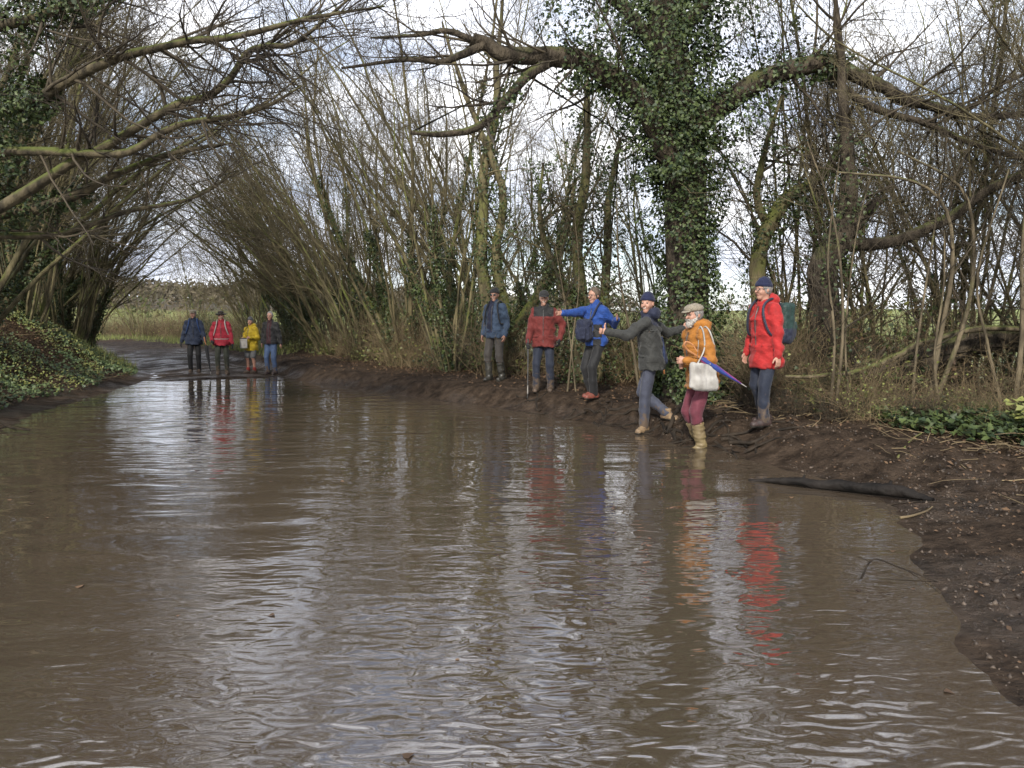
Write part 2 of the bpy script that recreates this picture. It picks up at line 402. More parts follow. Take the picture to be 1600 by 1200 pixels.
# ------------------------------------------------------------------ tubes, twigs and leaves
class Geo:
    """collects tubes and leaves for one mesh"""
    def __init__(self): self.V = []; self.F = []; self.n = 0; self.mi = []
    def add(self, V, F, mi=0):
        self.V.append(V); self.F.append(F + self.n); self.n += len(V); self.mi.append(np.full(len(F), mi))
    def tubes(self, P, R, sides, mi=0, cap=False, rough=0.0):
        P = np.asarray(P, dtype=float); R = np.asarray(R, dtype=float)
        if P.ndim == 2: P = P[None]; R = R[None]
        B, n, _ = P.shape
        T = unit(np.gradient(P, axis=1))
        main = unit(P[:, -1] - P[:, 0])
        ref = np.where(np.abs(main[:, 2:3]) < 0.75, np.array([[0, 0, 1.0]]), np.array([[1.0, 0.13, 0]]))
        U = unit(np.cross(T, ref[:, None, :])); W = np.cross(T, U)
        a = np.arange(sides) * 2 * PI / sides
        ring = np.cos(a)[None, None, :, None] * U[:, :, None, :] + np.sin(a)[None, None, :, None] * W[:, :, None, :]
        RR = np.repeat(R[:, :, None], sides, 2)
        if rough: RR = RR * (1 + rough * rng.normal(size=RR.shape))
        V = P[:, :, None, :] + ring * RR[..., None]
        idx = np.arange(B * n * sides).reshape(B, n, sides)
        j = (np.arange(sides) + 1) % sides
        q = np.stack([idx[:, :-1], idx[:, 1:], idx[:, 1:][:, :, j], idx[:, :-1][:, :, j]], -1).reshape(-1, 4)
        self.add(V.reshape(-1, 3), q, mi)
        if cap and sides >= 4:
            for e in (0, -1):
                c = P[:, e]; base = self.n
                ids = idx[:, e] + (base - B * n * sides)
                self.V.append(c); self.n += B
                cen = np.arange(B)[:, None].repeat(sides, 1) + base
                tri = np.stack([cen, ids, ids[:, j], ids[:, j]], -1).reshape(-1, 4)
                self.F.append(tri); self.mi.append(np.full(len(tri), mi))
    def leaves(self, C, N, size, mi=0, lobed=True):
        C = np.asarray(C); k = len(C)
        if k == 0: return
        N = unit(N); A = unit(np.cross(N, rng.normal(size=(k, 3)))); Bv = np.cross(N, A)
        if lobed:
            sh = np.array([(0, 0, 0), (-.5, .12, .1), (-.3, .5, .07), (0, 1, -.04), (.3, .5, .07), (.5, .12, .1)])
            f = np.array([(0, 3, 2, 1), (0, 5, 4, 3)])
        else:
            sh = np.array([(0, 0, 0), (-.3, .45, .08), (0, 1, -.05), (.3, .45, .08)]); f = np.array([(0, 2, 1, 1), (0, 3, 2, 2)])
        sz = np.asarray(size).reshape(-1, 1, 1) * np.ones((k, 1, 1))
        S = sh[None] - np.array([0, .4, 0])
        V = C[:, None, :] + sz * (S[..., 0:1] * A[:, None] + S[..., 1:2] * Bv[:, None] + S[..., 2:3] * N[:, None])
        m_ = len(sh)
        q = (f[None] + (np.arange(k) * m_)[:, None, None]).reshape(-1, 4)
        self.add(V.reshape(-1, 3), q, mi)
    def mesh(self, name, mats, smooth=True):
        V = np.concatenate(self.V); F = np.concatenate(self.F); mi = np.concatenate(self.mi)
        tri = (F[:, 2] == F[:, 3]) if len(F) else np.zeros(0, bool)
        Fs = []; ms = []
        if (~tri).any(): Fs.append(F[~tri]); ms.append(mi[~tri])
        if tri.any(): Fs.append(F[tri][:, :3]); ms.append(mi[tri])
        return mesh_np(name, V, Fs, smooth, mats, np.concatenate(ms))

def grow(S, D, L, n, wob, bias=(0, 0, 0), bend=0.0):
    """grow a batch of shoots: start S, direction D, length L -> (B,n,3)"""
    B = len(S); P = np.zeros((B, n, 3)); P[:, 0] = S; d = unit(D); st = (np.asarray(L) / (n - 1)).reshape(-1, 1) * np.ones((B, 1))
    bias = np.asarray(bias, dtype=float)
    for i in range(1, n):
        d = unit(d + wob * rng.normal(size=(B, 3)) + bias / (n - 1))
        P[:, i] = P[:, i - 1] + d * st
    return P

def resample(pts, rad, n):
    pts = np.asarray(pts, dtype=float); rad = np.asarray(rad, dtype=float)
    # Catmull-Rom through the given points
    p = np.vstack([2 * pts[0] - pts[1], pts, 2 * pts[-1] - pts[-2]])
    m_ = len(pts) - 1; u = np.linspace(0, m_, n); i = np.minimum(u.astype(int), m_ - 1); t = (u - i)[:, None]
    a, b_, c, d = p[i], p[i + 1], p[i + 2], p[i + 3]
    Q = 0.5 * (2 * b_ + (c - a) * t + (2 * a - 5 * b_ + 4 * c - d) * t * t + (3 * b_ - a - 3 * c + d) * t ** 3)
    R = np.interp(u, np.arange(len(pts)), rad)
    return Q, R

def spawn(P, R, per, t0, t1, ang, lo, hi, n, wob, bias, rfac=0.6, rmin=0.002, taper=0.25, tpow=1.0):
    """children of a batch of parent shoots; returns pts, radii"""
    B, m_, _ = P.shape
    k = B * per
    par = np.repeat(np.arange(B), per)
    t = t0 + (t1 - t0) * rng.random(k) ** tpow
    f = t * (m_ - 1); i = np.minimum(f.astype(int), m_ - 2); w = (f - i)[:, None]
    S = P[par, i] * (1 - w) + P[par, i + 1] * w
    T = unit(P[par, i + 1] - P[par, i])
    side = unit(np.cross(T, rng.normal(size=(k, 3))))
    an = np.radians(ang + 13 * rng.normal(size=k))[:, None]
    D = T * np.cos(an) + side * np.sin(an)
    L = (lo + (hi - lo) * rng.random(k)) * (1.15 - 0.5 * t)
    C = grow(S, D, L, n, wob, bias)
    r = np.maximum((R[par, i] * (1 - w[:, 0]) + R[par, i + 1] * w[:, 0]) * rfac * (0.7 + 0.4 * rng.random(k)), rmin)
    RR = r[:, None] * np.linspace(1, taper, n)[None]
    return C, np.maximum(RR, rmin * 0.7)

def ivy_on(geo, P, R, dens, t0=0.0, t1=1.0, depth=0.10, size=(0.035, 0.07), mi=0):
    """ivy leaves clothing one shoot"""
    seg = np.linalg.norm(np.diff(P, axis=0), axis=1); Ltot = seg.sum()
    k = int(dens * Ltot)
    u = (t0 + (t1 - t0) * rng.random(k)) * (len(P) - 1); i = np.minimum(u.astype(int), len(P) - 2); w = (u - i)[:, None]
    C = P[i] * (1 - w) + P[i + 1] * w; T = unit(P[i + 1] - P[i])
    side = unit(np.cross(T, rng.normal(size=(k, 3))))
    r = R[i] * (1 - w[:, 0]) + R[i + 1] * w[:, 0]
    lump = 0.5 + 0.8 * np.clip(wob3(C + side * 0.3, 0.9, 2, 3) + 0.3, 0, 1.4)
    off = r + depth * lump * rng.random(k) ** 0.7 + 0.01
    C = C + side * off[:, None]
    gap = wob3(C, 0.55, 2, 5) + .25 * rng.normal(size=k) > -.42
    C = C[gap]; side = side[gap]; k = len(C)
    N = side * 0.9 + np.array([0, 0, 0.55]) + 0.55 * rng.normal(size=(k, 3))
    geo.leaves(C, N, size[0] + (size[1] - size[0]) * rng.random(k), mi)

# ------------------------------------------------------------------ coppiced hazel clumps
def make_coppice(seed, n_st, ht, lean, spread, n_ivy, r0=0.05, twigs=3, dens=1.0):
    global rng
    keep = rng; rng = np.random.default_rng(seed)
    az = rng.random(n_st) * 2 * PI; rr = 0.12 + 0.28 * rng.random(n_st)
    S = np.stack([np.cos(az) * rr, np.sin(az) * rr, np.full(n_st, -0.15)], -1)
    out = np.stack([np.cos(az), np.sin(az), np.zeros(n_st)], -1)
    D = np.array([0, 0, 1.0]) + out * (spread * (0.35 + rng.random((n_st, 1)))) + np.array([lean * 0.35, 0, 0]) * (0.4 + rng.random((n_st, 1)))
    L = ht * (0.62 + 0.45 * rng.random(n_st))
    P = np.zeros((n_st, 16, 3))
    for i in range(n_st):
        P[i] = grow(S[i:i + 1], D[i:i + 1], L[i:i + 1], 16, 0.075, (lean * (0.5 + 0.8 * rng.random()), 0.15 * rng.normal(), 0.10 + 0.25 * rng.random()))[0]
    r = r0 * (0.45 + 0.85 * rng.random(n_st) ** 1.5)
    R = r[:, None] * np.linspace(1, 0.22, 16)[None] ** 0.9
    stems = []
    for i in range(n_st):
        g = Geo(); g.tubes(P[i], R[i], 7, rough=0.05); stems.append(g.mesh("stem", [M['stem']]))
    cr = Geo()
    per = max(3, int(16 * dens))
    Bp, Br = spawn(P, R, per, 0.22, 1.0, 36, 0.9, 2.6, 7, 0.11, (lean * 0.4, 0, 0.25), 0.5, 0.006, tpow=0.75)
    cr.tubes(Bp, Br, 4)
    Sp, Sr = spawn(Bp, Br, 5, 0.2, 1.0, 42, 0.45, 1.15, 5, 0.13, (0, 0, 0.15), 0.6, 0.004)
    cr.tubes(Sp, Sr, 3)
    Tp, Tr = spawn(Sp, Sr, twigs, 0.15, 1.0, 42, 0.2, 0.62, 3, 0.16, (0, 0, 0.1), 0.6, 0.0034)
    cr.tubes(Tp, Tr, 3)
    # thin straight shoots from the stool
    k = 10
    a2 = rng.random(k) * 6.28; S2 = np.stack([np.cos(a2) * .35, np.sin(a2) * .35, np.full(k, -.1)], -1)
    D2 = np.stack([np.cos(a2) * .25, np.sin(a2) * .25, np.ones(k)], -1)
    Q = grow(S2, D2, 1.2 + 2.6 * rng.random(k), 9, 0.05, (lean * 0.2, 0, 0.1)); cr.tubes(Q, (0.011 * np.linspace(1, .3, 9))[None].repeat(k, 0), 4)
    Tp, Tr = spawn(Q, (0.011 * np.linspace(1, .3, 9))[None].repeat(k, 0), 6, 0.3, 1, 40, 0.2, 0.6, 4, 0.12, (0, 0, .2), .5, .003)
    cr.tubes(Tp, Tr, 3)
    crown = cr.mesh("crown", [M['twig']])
    ivy = None
    if n_ivy:
        g = Geo()
        for i in np.argsort(-r)[:n_ivy]:
            ivy_on(g, P[i], R[i], 260, 0.0, 0.35 + 0.4 * rng.random(), 0.13)
        ivy = g.mesh("ivy", [M['ivy']], smooth=False)
    rng = keep
    return dict(stems=stems, crown=crown, ivy=ivy)

def place_tree(kit, name, x, y, rz, label, cat="tree", group=None, scale=1.0, sink=0.05):
    o = empty(name, (x, y, H(x, y) - sink), rz); o.scale = (scale,) * 3
    tag(o, label, cat, group)
    for s_ in kit['stems']: obj("stem", s_, o)
    obj("crown", kit['crown'], o)
    if kit['ivy']: obj("ivy", kit['ivy'], o)
    return o

KIT = [make_coppice(101, 12, 10.5, 0.15, 0.20, 3, 0.055),
       make_coppice(102, 15, 10.0, 0.40, 0.26, 2, 0.05),
       make_coppice(103, 12, 10.5, 0.60, 0.22, 5, 0.06),
       make_coppice(104, 16, 9.5, 0.80, 0.30, 3, 0.06),
       make_coppice(105, 13, 10.0, 0.45, 0.35, 0, 0.05),
       make_coppice(106, 9, 9.5, 0.25, 0.25, 4, 0.07),
       make_coppice(107, 12, 6.5, 0.1, 0.40, 0, 0.04, 3)]
RG = "coppiced trees along the right-hand bank"
LG = "coppiced trees on the left-hand bank"
FG = "trees round the far bend"
A = math.radians
rows = [  # kit, x, y, direction of lean (deg, world), scale, label, group
    (0, -1.35, 17.9, 170, 1.0, "bare coppice clump with ivied stems standing nearest the person in sunglasses", RG),
    (5, -2.9, 20.6, 200, 1.0, "coppice clump of few thick ivy-wrapped stems, second along the bank from the man in sunglasses", RG),
    (1, -4.5, 23.2, 195, 1.0, "fan of many slim bare stems, third clump along the right bank", RG),
    (4, -6.1, 25.8, 205, 1.0, "wide-spreading coppice without ivy, fourth clump along the right bank", RG),
    (2, -7.3, 28.6, 205, 1.0, "leaning ivy-clad coppice right behind the distant person in jeans", RG),
    (2, -9.0, 32.0, 205, 1.0, "strongly leaning coppice arching over the track behind the yellow coat", RG),
    (1, -11.0, 35.6, 210, 1.0, "ivied coppice arching from the right beyond the four distant walkers", RG),
    (1, -13.3, 39.8, 215, .95, "last arching clump on the right before the track bends away", RG),
    (3, -10.4, 14.6, -5, 1.0, "mossy coppice on top of the ivy bank, nearest clump at the left edge", LG),
    (1, -11.6, 18.4, -15, 1.05, "many-stemmed coppice second from the left edge above the ivy bank", LG),
    (1, -13.0, 22.6, -10, 1.05, "low-leaning coppice with stems sweeping right above the end of the ivy bank", LG),
    (2, -14.9, 26.4, -20, 1.0, "ivied coppice leaning over the lane just past the ivy bank", LG),
    (4, -17.3, 30.2, -20, 1.0, "bare spreading coppice at the left of the muddy track", LG),
    (1, -20.6, 35.4, -25, .95, "arching coppice on the left where the muddy track starts to bend", LG),
    (1, -24.0, 40.6, -30, 1.0, "last leaning coppice on the left of the bend", LG),
    (0, -21.0, 51.0, 0, .72, "upright multi-stemmed tree facing down the lane at the bend", FG),
    (4, -25.5, 53.0, 130, .8, "bushy bare tree left of the upright one at the bend", FG),
    (4, -30.5, 56.0, 300, 1.0, "spreading bare tree farthest left round the bend", FG),
    (5, -16.6, 49.0, 220, 0.7, "small bare tree behind the man in the navy coat at the bend", FG),
]
for k, x, y, a, sc, lab, gp in rows:
    place_tree(KIT[k], "coppice_tree", x, y, A(a), lab, "tree", gp, sc)
back = [(0, 1.0, 19.5, 160), (5, -0.2, 22.5, 10), (4, -2.0, 25.2, 90), (0, -3.6, 29.0, 200), (6, -5.6, 32.5, 30), (1, -8.0, 36.5, 180),
        (0, -13.6, 17.2, 0), (1, -15.0, 22.4, 300), (4, -17.2, 27.2, 0), (5, -20.2, 31.0, 100), (1, -23.5, 36.2, 330),
        (0, 7.2, 12.6, 90), (4, 9.6, 11.0, 200), (6, 6.3, 15.5, 0), (1, 3.4, 16.5, 120), (0, 5.2, 14.0, 40), (6, 5.9, 12.3, 70), (6, 7.2, 11.5, 250), (6, 8.6, 12.0, 160), (2, -1.2, 24.0, 190), (3, -5.2, 29.4, 200), (3, -9.6, 38.4, 205),
        (2, -13.4, 19.8, -10), (3, -16.0, 24.6, -10), (2, -19.0, 29.0, -20)]
for j, (k, x, y, a) in enumerate(back):
    side = "right-hand" if x > -9 else "left-hand"
    place_tree(KIT[k], "coppice_tree", x, y, A(a), "bare tangled coppice in the second row behind the %s hedge" % side, "tree", "second row behind the %s hedge" % side, 1.15 if j > 18 else (0.85 if k != 6 else 1))

# ------------------------------------------------------------------ hand-shaped trees
def limb_tree(name, label, limbs, bark, twigmat, br=(5, 1.0, 2.4), ivy=(), twigdens=1.0, bias=(0, 0, .2), sub=4, tw=3, cat="tree", thin=1.0):
    """limbs: list of (part name, points, radii, branches per metre); world coordinates"""
    base = np.array(limbs[0][1][0], dtype=float)
    o = empty(name, tuple(base)); tag(o, label, cat)
    cr = Geo(); allP = []
    for (pn, pts, rad, per_m) in limbs:
        P, R = resample(np.array(pts) - base, np.array(rad) * (thin if pn == 'limb' else 1), max(12, 4 * len(pts)))
        P = P + wob3(P, 0.8, 2, 2)[:, None] * np.array([0.6, 0.3, 0.5]) * np.minimum(R, 0.09)[:, None] * np.linspace(0.2, 1, len(P))[:, None]
        g = Geo(); big = R.max() > 0.15
        ns = 20 if big else 9
        g.tubes(P, R, ns, cap=True, rough=0.045 if big else 0.03)
        obj(pn, g.mesh(pn, [bark]), o)
        allP.append((P, R))
        Ltot = np.linalg.norm(np.diff(P, axis=0), axis=1).sum()
        nb = int(per_m * Ltot)
        if nb:
            q = P[None]; r = R[None]
            Bp, Br = spawn(q, np.minimum(r, 0.05), nb, 0.25, 1.0, 55, br[1], br[2], 9, 0.12, bias, 0.5, 0.007, tpow=0.8)
            cr.tubes(Bp, Br, 5)
            Sp, Sr = spawn(Bp, Br, sub, 0.15, 1.0, 45, 0.4, 1.1, 6, 0.15, (0, 0, .12), 0.6, 0.004); cr.tubes(Sp, Sr, 3)
            Tp, Tr = spawn(Sp, Sr, tw, 0.1, 1.0, 42, 0.15, 0.5, 4, 0.16, (0, 0, .1), 0.6, 0.0026); cr.tubes(Tp, Tr, 3)
    if cr.n: obj("crown", cr.mesh("crown", [twigmat]), o)
    if ivy:
        g = Geo()
        for (li, dens, t0, t1, depth) in ivy:
            ivy_on(g, allP[li][0], allP[li][1], dens, t0, t1, depth, (0.028, 0.066))
        obj("ivy", g.mesh("ivy", [M['ivy']], smooth=False), o)
    return o

zo = H(2.68, 11.7)
oak = limb_tree("oak_tree", "massive ivy-covered oak behind the man in the mustard coat", [
    ("trunk", [(2.70, 11.7, zo - .2), (2.69, 11.7, zo + .25), (2.67, 11.7, 1.3), (2.65, 11.7, 2.48), (2.58, 11.7, 3.5), (2.47, 11.7, 4.4), (2.35, 11.7, 5.4), (2.2, 11.75, 6.6), (2.1, 11.8, 8.5)], [.58, .39, .32, .30, .31, .34, .28, .23, .15], 1.0),
    ("limb", [(2.45, 11.6, 3.75), (1.95, 11.35, 4.5), (1.28, 11.2, 5.02), (.64, 11.1, 5.17), (0, 11.05, 5.22), (-.55, 11.0, 5.38)], [.26, .22, .19, .17, .14, .10], 6.0),
    ("limb", [(-.35, 11.02, 5.33), (-.7, 10.95, 5.16), (-.99, 10.9, 5.04), (-1.45, 10.8, 5.05), (-2.31, 10.7, 4.9)], [.085, .065, .05, .04, .02], 2.0),
    ("limb", [(.5, 11.1, 5.1), (.2, 10.9, 4.85), (-.1, 10.8, 4.5), (-.44, 10.7, 4.14), (-.88, 10.6, 4.01), (-1.35, 10.55, 4.03)], [.10, .085, .075, .07, .055, .035], 1.5),
    ("limb", [(-.5, 11.0, 5.36), (-.9, 11.0, 5.5), (-1.3, 10.9, 5.4), (-1.9, 10.7, 5.3)], [.06, .05, .035, .015], 2.5),
    ("limb", [(2.45, 11.6, 4.25), (3.0, 11.4, 4.58), (3.62, 11.2, 4.94), (4.43, 11.1, 5.1), (4.98, 11.0, 4.8), (5.63, 10.9, 4.48), (6.36, 10.8, 4.3), (7.5, 10.7, 4.35)], [.24, .2, .17, .14, .11, .085, .065, .04], 5.0),
    ("limb", [(4.3, 11.1, 5.08), (4.9, 10.95, 4.5), (5.63, 10.8, 4.2), (6.63, 10.7, 3.79), (7.4, 10.6, 3.6)], [.075, .065, .055, .045, .03], 3.0),
    ("limb", [(2.3, 11.7, 5.5), (2.9, 11.4, 6.2), (3.7, 11.2, 6.9), (4.8, 11.0, 7.5)], [.15, .11, .08, .04], 3.5),
    ("limb", [(2.3, 11.7, 5.3), (1.6, 11.5, 6.0), (.7, 11.2, 6.6), (-.4, 11.0, 7.1)], [.14, .11, .07, .03], 3.5),
], M['oak'], M['darktwig'], br=(5, .9, 2.3), sub=5, tw=3, thin=.8,
    ivy=[(0, 2900, .20, 1.0, .34), (0, 1700, .50, 1.0, 1.15), (0, 700, .05, .22, .22), (1, 900, .0, .6, .28), (5, 420, .0, .5, .26), (7, 1500, 0, 1, .75), (8, 1700, 0, 1, .75), (3, 130, .2, .6, .15)])

zt = H(4.4, 10.7)
limb_tree("gnarled_tree", "gnarled bare tree growing behind the fallen trunk, right of the red coat", [
    ("trunk", [(4.38, 10.9, zt - .1), (4.44, 10.9, 1.34), (4.34, 10.85, 2.2), (4.55, 10.8, 2.68), (4.64, 10.8, 3.26), (4.56, 10.8, 4.12), (4.49, 10.8, 4.9), (4.3, 10.8, 6.2)], [.23, .20, .20, .17, .11, .08, .055, .02], 2.2),
    ("limb", [(4.57, 10.8, 2.55), (5.0, 10.7, 2.56), (5.35, 10.6, 2.63), (5.94, 10.5, 2.93), (6.52, 10.4, 3.35), (7.3, 10.3, 3.55)], [.10, .09, .08, .075, .06, .03], 3.0),
    ("limb", [(4.5, 10.85, 2.5), (4.8, 10.7, 2.95), (5.0, 10.6, 3.15)], [.13, .10, .06], 1.0),
], M['oak'], M['darktwig'], ivy=[(0, 260, .1, .7, .25)])
limb_tree("leaning_tree", "crooked ivy-flecked tree leaning right just beyond the man in the red coat", [
    ("trunk", [(4.12, 12.6, H(4.12, 12.6) - .1), (4.05, 12.6, 1.5), (4.01, 12.6, 2.55), (4.25, 12.5, 3.26), (4.5, 12.5, 3.56), (5.0, 12.4, 3.9), (5.3, 12.3, 4.8)], [.17, .14, .13, .12, .09, .07, .02], 3.0),
    ("limb", [(4.15, 12.6, 3.0), (3.9, 12.5, 3.5), (4.0, 12.4, 4.2), (4.2, 12.3, 5.0)], [.07, .06, .05, .02], 3.0),
], M['stem'], M['darktwig'], ivy=[(0, 520, .0, .75, .32), (1, 250, 0, .8, .25)])
limb_tree("ivied_tree", "twin ivy-wrapped stems rising behind the man in sunglasses", [
    ("trunk", [(-.46, 16.3, H(-.46, 16.3) - .1), (-.5, 16.3, 1.6), (-.62, 16.2, 3.0), (-.55, 16.2, 4.5), (-.35, 16.2, 6.0), (-.2, 16.2, 8.0)], [.17, .14, .12, .10, .08, .03], 2.2),
    ("trunk", [(-.3, 16.3, H(-.3, 16.3) - .1), (-.1, 16.3, 1.5), (-.35, 16.2, 2.8), (-.2, 16.1, 4.2), (-1.0, 16.0, 6.2), (-1.4, 16.0, 7.5)], [.13, .11, .1, .08, .05, .02], 2.2),
    ("limb", [(-.05, 16.3, 1.2), (.5, 16.2, 2.0), (1.0, 16.0, 3.0), (1.3, 15.9, 4.4)], [.11, .10, .08, .03], 2.0),
], M['stem'], M['twig'], ivy=[(0, 420, .05, .75, .24), (1, 260, .1, .7, .2), (2, 420, .0, .9, .28)])
limb_tree("ivied_tree", "ivy-smothered tree with leafy curtain behind the man in the bright blue jacket", [
    ("trunk", [(1.25, 14.2, H(1.25, 14.2) - .1), (1.3, 14.2, 1.6), (1.2, 14.1, 3.0), (1.35, 14.1, 4.4), (1.3, 14.1, 6.0)], [.14, .12, .10, .08, .03], 2.5),
    ("trunk", [(1.6, 14.4, H(1.6, 14.4) - .1), (1.7, 14.3, 1.8), (1.75, 14.2, 3.4), (1.95, 14.2, 4.8)], [.1, .09, .07, .03], 2.5),
    ("limb", [(1.27, 14.2, 1.6), (.75, 14.1, 2.5), (.5, 14.0, 3.4), (.55, 13.9, 4.3)], [.07, .06, .045, .02], 2.5),
    ("limb", [(1.3, 14.2, 1.2), (1.0, 14.0, 1.8), (.75, 13.9, 2.3), (.6, 13.8, 2.6)], [.05, .045, .035, .015], 2.5),
], M['stem'], M['twig'], ivy=[(0, 700, .0, .9, .6), (1, 650, .0, .95, .6), (2, 650, .1, 1, .5), (3, 500, .1, 1, .4)])
# the tree at the left edge whose mossy limbs reach over the water
zl = H(-8.6, 11.3)
limb_tree("mossy_tree", "ivied tree at the left edge with long mossy limbs reaching over the water", [
    ("trunk", [(-8.6, 11.3, zl - .2), (-8.45, 11.3, 2.0), (-8.2, 11.2, 3.0), (-8.1, 11.2, 4.2), (-8.0, 11.1, 6.0), (-8.0, 11.0, 8.5)], [.36, .30, .27, .24, .18, .08], 2.0),
    ("limb", [(-8.3, 11.2, 2.75), (-7.4, 11.1, 3.0), (-6.66, 11.0, 3.09), (-6.03, 10.9, 3.27), (-5.5, 10.8, 3.5), (-4.6, 10.6, 3.75), (-3.7, 10.4, 3.85)], [.16, .13, .12, .09, .07, .05, .02], 2.0),
    ("limb", [(-8.2, 11.1, 2.9), (-7.14, 10.7, 3.0), (-6.52, 10.5, 3.23), (-5.82, 10.4, 3.6), (-5.38, 10.3, 3.75), (-4.77, 10.2, 4.05), (-4.25, 10.1, 4.28), (-3.91, 10.1, 4.35), (-3.6, 10.1, 4.58), (-3.37, 10.1, 4.9), (-3.05, 10.0, 4.96), (-2.71, 10.0, 5.0), (-2.0, 9.9, 5.5)], [.14, .11, .10, .085, .08, .075, .07, .066, .062, .055, .05, .04, .02], 5),
    ("limb", [(-8.1, 11.1, 4.2), (-6.72, 10.4, 4.26), (-5.99, 10.0, 4.3), (-5.58, 9.9, 4.48), (-4.84, 9.8, 4.75), (-4.03, 9.7, 4.88), (-3.22, 9.6, 4.95), (-2.41, 9.5, 5.1), (-1.5, 9.4, 5.2)], [.13, .11, .10, .09, .075, .06, .05, .035, .015], 6),
    ("limb", [(-8.05, 11.1, 3.6), (-7.0, 10.6, 3.75), (-6.0, 10.3, 3.72), (-5.0, 10.1, 3.65), (-4.2, 9.9, 3.95), (-3.2, 9.8, 4.1), (-2.6, 9.8, 4.4)], [.11, .09, .08, .07, .055, .04, .015], 5),
    ("limb", [(-8.0, 11.1, 5.0), (-6.9, 10.3, 5.2), (-5.8, 9.9, 5.3), (-4.6, 9.6, 5.6), (-3.4, 9.4, 5.7)], [.12, .10, .08, .05, .02], 6),
    ("limb", [(-8.3, 11.2, 2.4), (-7.6, 11.2, 2.7), (-6.6, 11.3, 2.75), (-5.6, 11.4, 3.1), (-4.7, 11.5, 3.3), (-4.0, 11.5, 3.7)], [.08, .075, .065, .05, .035, .015], 2.5),
], M['mossy'], M['darktwig'], br=(5, .8, 2.1), bias=(.25, 0, .1), sub=5, tw=3, thin=.72,
    ivy=[(0, 2600, .0, 1, .6), (1, 420, .0, .55, .16), (3, 450, .0, .3, .35), (5, 600, .0, .7, .35), (4, 200, 0, .25, .2)])

# ------------------------------------------------------------------ thin hazels and the fallen trunk at the right
def pole_clump(name, label, x, y, stems, bark=None, twig=None, spawnn=11, cat="tree"):
    o = empty(name, (x, y, H(x, y) - .04)); tag(o, label, cat)
    cr = Geo()
    for (pts, r0, r1) in stems:
        P, R = resample(pts, np.linspace(r0, r1, len(pts)), 16)
        g = Geo(); g.tubes(P, R, 7, rough=.04); obj("stem", g.mesh("stem", [bark or M['darkstem']]), o)
        Bp, Br = spawn(P[None], R[None], spawnn, .3, 1, 45, .5, 1.5, 7, .12, (0, 0, .2), .5, .005); cr.tubes(Bp, Br, 4)
        Sp, Sr = spawn(Bp, Br, 4, .15, 1, 45, .25, .7, 5, .15, (0, 0, .1), .6, .003); cr.tubes(Sp, Sr, 3)
        Tp, Tr = spawn(Sp, Sr, 2, .1, 1, 42, .12, .35, 4, .16, (0, 0, .1), .6, .0025); cr.tubes(Tp, Tr, 3)
    obj("crown", cr.mesh("crown", [twig or M['darktwig']]), o)
    return o
pole_clump("hazel_clump", "slim upright hazel stems in front of the gnarled tree", 3.95, 9.5,
    [([(0, 0, 0), (.02, 0, 1), (-.05, .1, 2), (.05, .1, 3.2)], .022, .008), ([(.08, .05, 0), (.12, 0, 1.2), (.02, .1, 2.4), (-.35, .1, 3.4)], .025, .008), ([(.3, .1, 0), (.2, .1, 1.0), (.28, .1, 2.2), (.4, 0, 3.0)], .016, .006)])
pole_clump("hazel_clump", "arching hazel stems bending left over the fallen trunk", 5.05, 9.3,
    [([(0, 0, 0), (.1, 0, .9), (.22, 0, 1.8), (.12, 0, 2.5), (-.3, 0, 2.85), (-1.2, 0, 2.95)], .034, .012), ([(.05, .1, 0), (.28, .1, .6), (.5, .1, 1.4), (.52, .1, 2.2), (.25, 0, 2.8), (-.5, 0, 3.2)], .036, .012),
     ([(-.15, .1, 0), (-.1, .1, 1), (.02, .1, 2.1), (.2, .2, 3.4)], .02, .008), ([(.1, -.1, 0), (.0, -.1, .8), (.1, -.05, 1.6), (.1, 0, 2.4)], .02, .007)])
pole_clump("hazel_clump", "thick many-stemmed hazel at the right edge beside the leafy bank", 6.0, 9.0,
    [([(0, 0, 0), (.05, 0, 1), (.15, 0, 2), (.5, 0, 3.2), (.8, 0, 4.4)], .05, .02), ([(.1, .1, 0), (.3, .1, 1.2), (.7, .1, 2.6), (1.0, .1, 4.0)], .055, .02), ([(-.1, 0, 0), (-.05, 0, 1), (-.1, 0, 2.1), (.0, 0, 3.4)], .035, .012),
     ([(.2, 0, 0), (.35, 0, .9), (.5, 0, 1.9), (.5, 0, 3.1)], .045, .014), ([(.3, .1, 0), (.6, .1, .8), (1.0, .1, 1.6), (1.2, .1, 2.7)], .03, .01), ([(-.2, 0, 0), (-.45, 0, .9), (-.6, 0, 1.7), (-.3, 0, 2.9)], .022, .009)], spawnn=10)
pole_clump("hawthorn_bush", "dense dark thorny bush of crossing twigs at the right edge", 7.6, 9.6,
    [([(0, 0, 0), (-.1, 0, 1), (-.5, -.1, 2.2), (-1.1, -.2, 3.3)], .06, .02), ([(0, 0, 0), (.1, 0, 1.2), (-.1, -.1, 2.6), (-.4, -.2, 4.2)], .06, .02), ([(0, 0, 0), (-.3, 0, .8), (-.9, -.1, 1.6), (-1.4, -.2, 2.7)], .045, .015),
     ([(0, 0, 0), (.2, 0, 1.4), (.3, 0, 3), (-.4, 0, 5)], .06, .02), ([(0, 0, 0), (-.2, 0, 1.5), (-.8, 0, 3), (-1.5, 0, 4.6)], .05, .015)], spawnn=38, cat="bush")
pole_clump("thin_sapling", "thin pale sapling between the maroon jacket and the blue jacket", .95, 13.2,
    [([(0, 0, 0), (.1, 0, 1), (.2, .1, 2), (.1, .1, 3.2)], .02, .006), ([(.15, 0, 0), (.05, 0, .9), (-.1, .1, 1.9), (-.3, .1, 3)], .015, .005)])
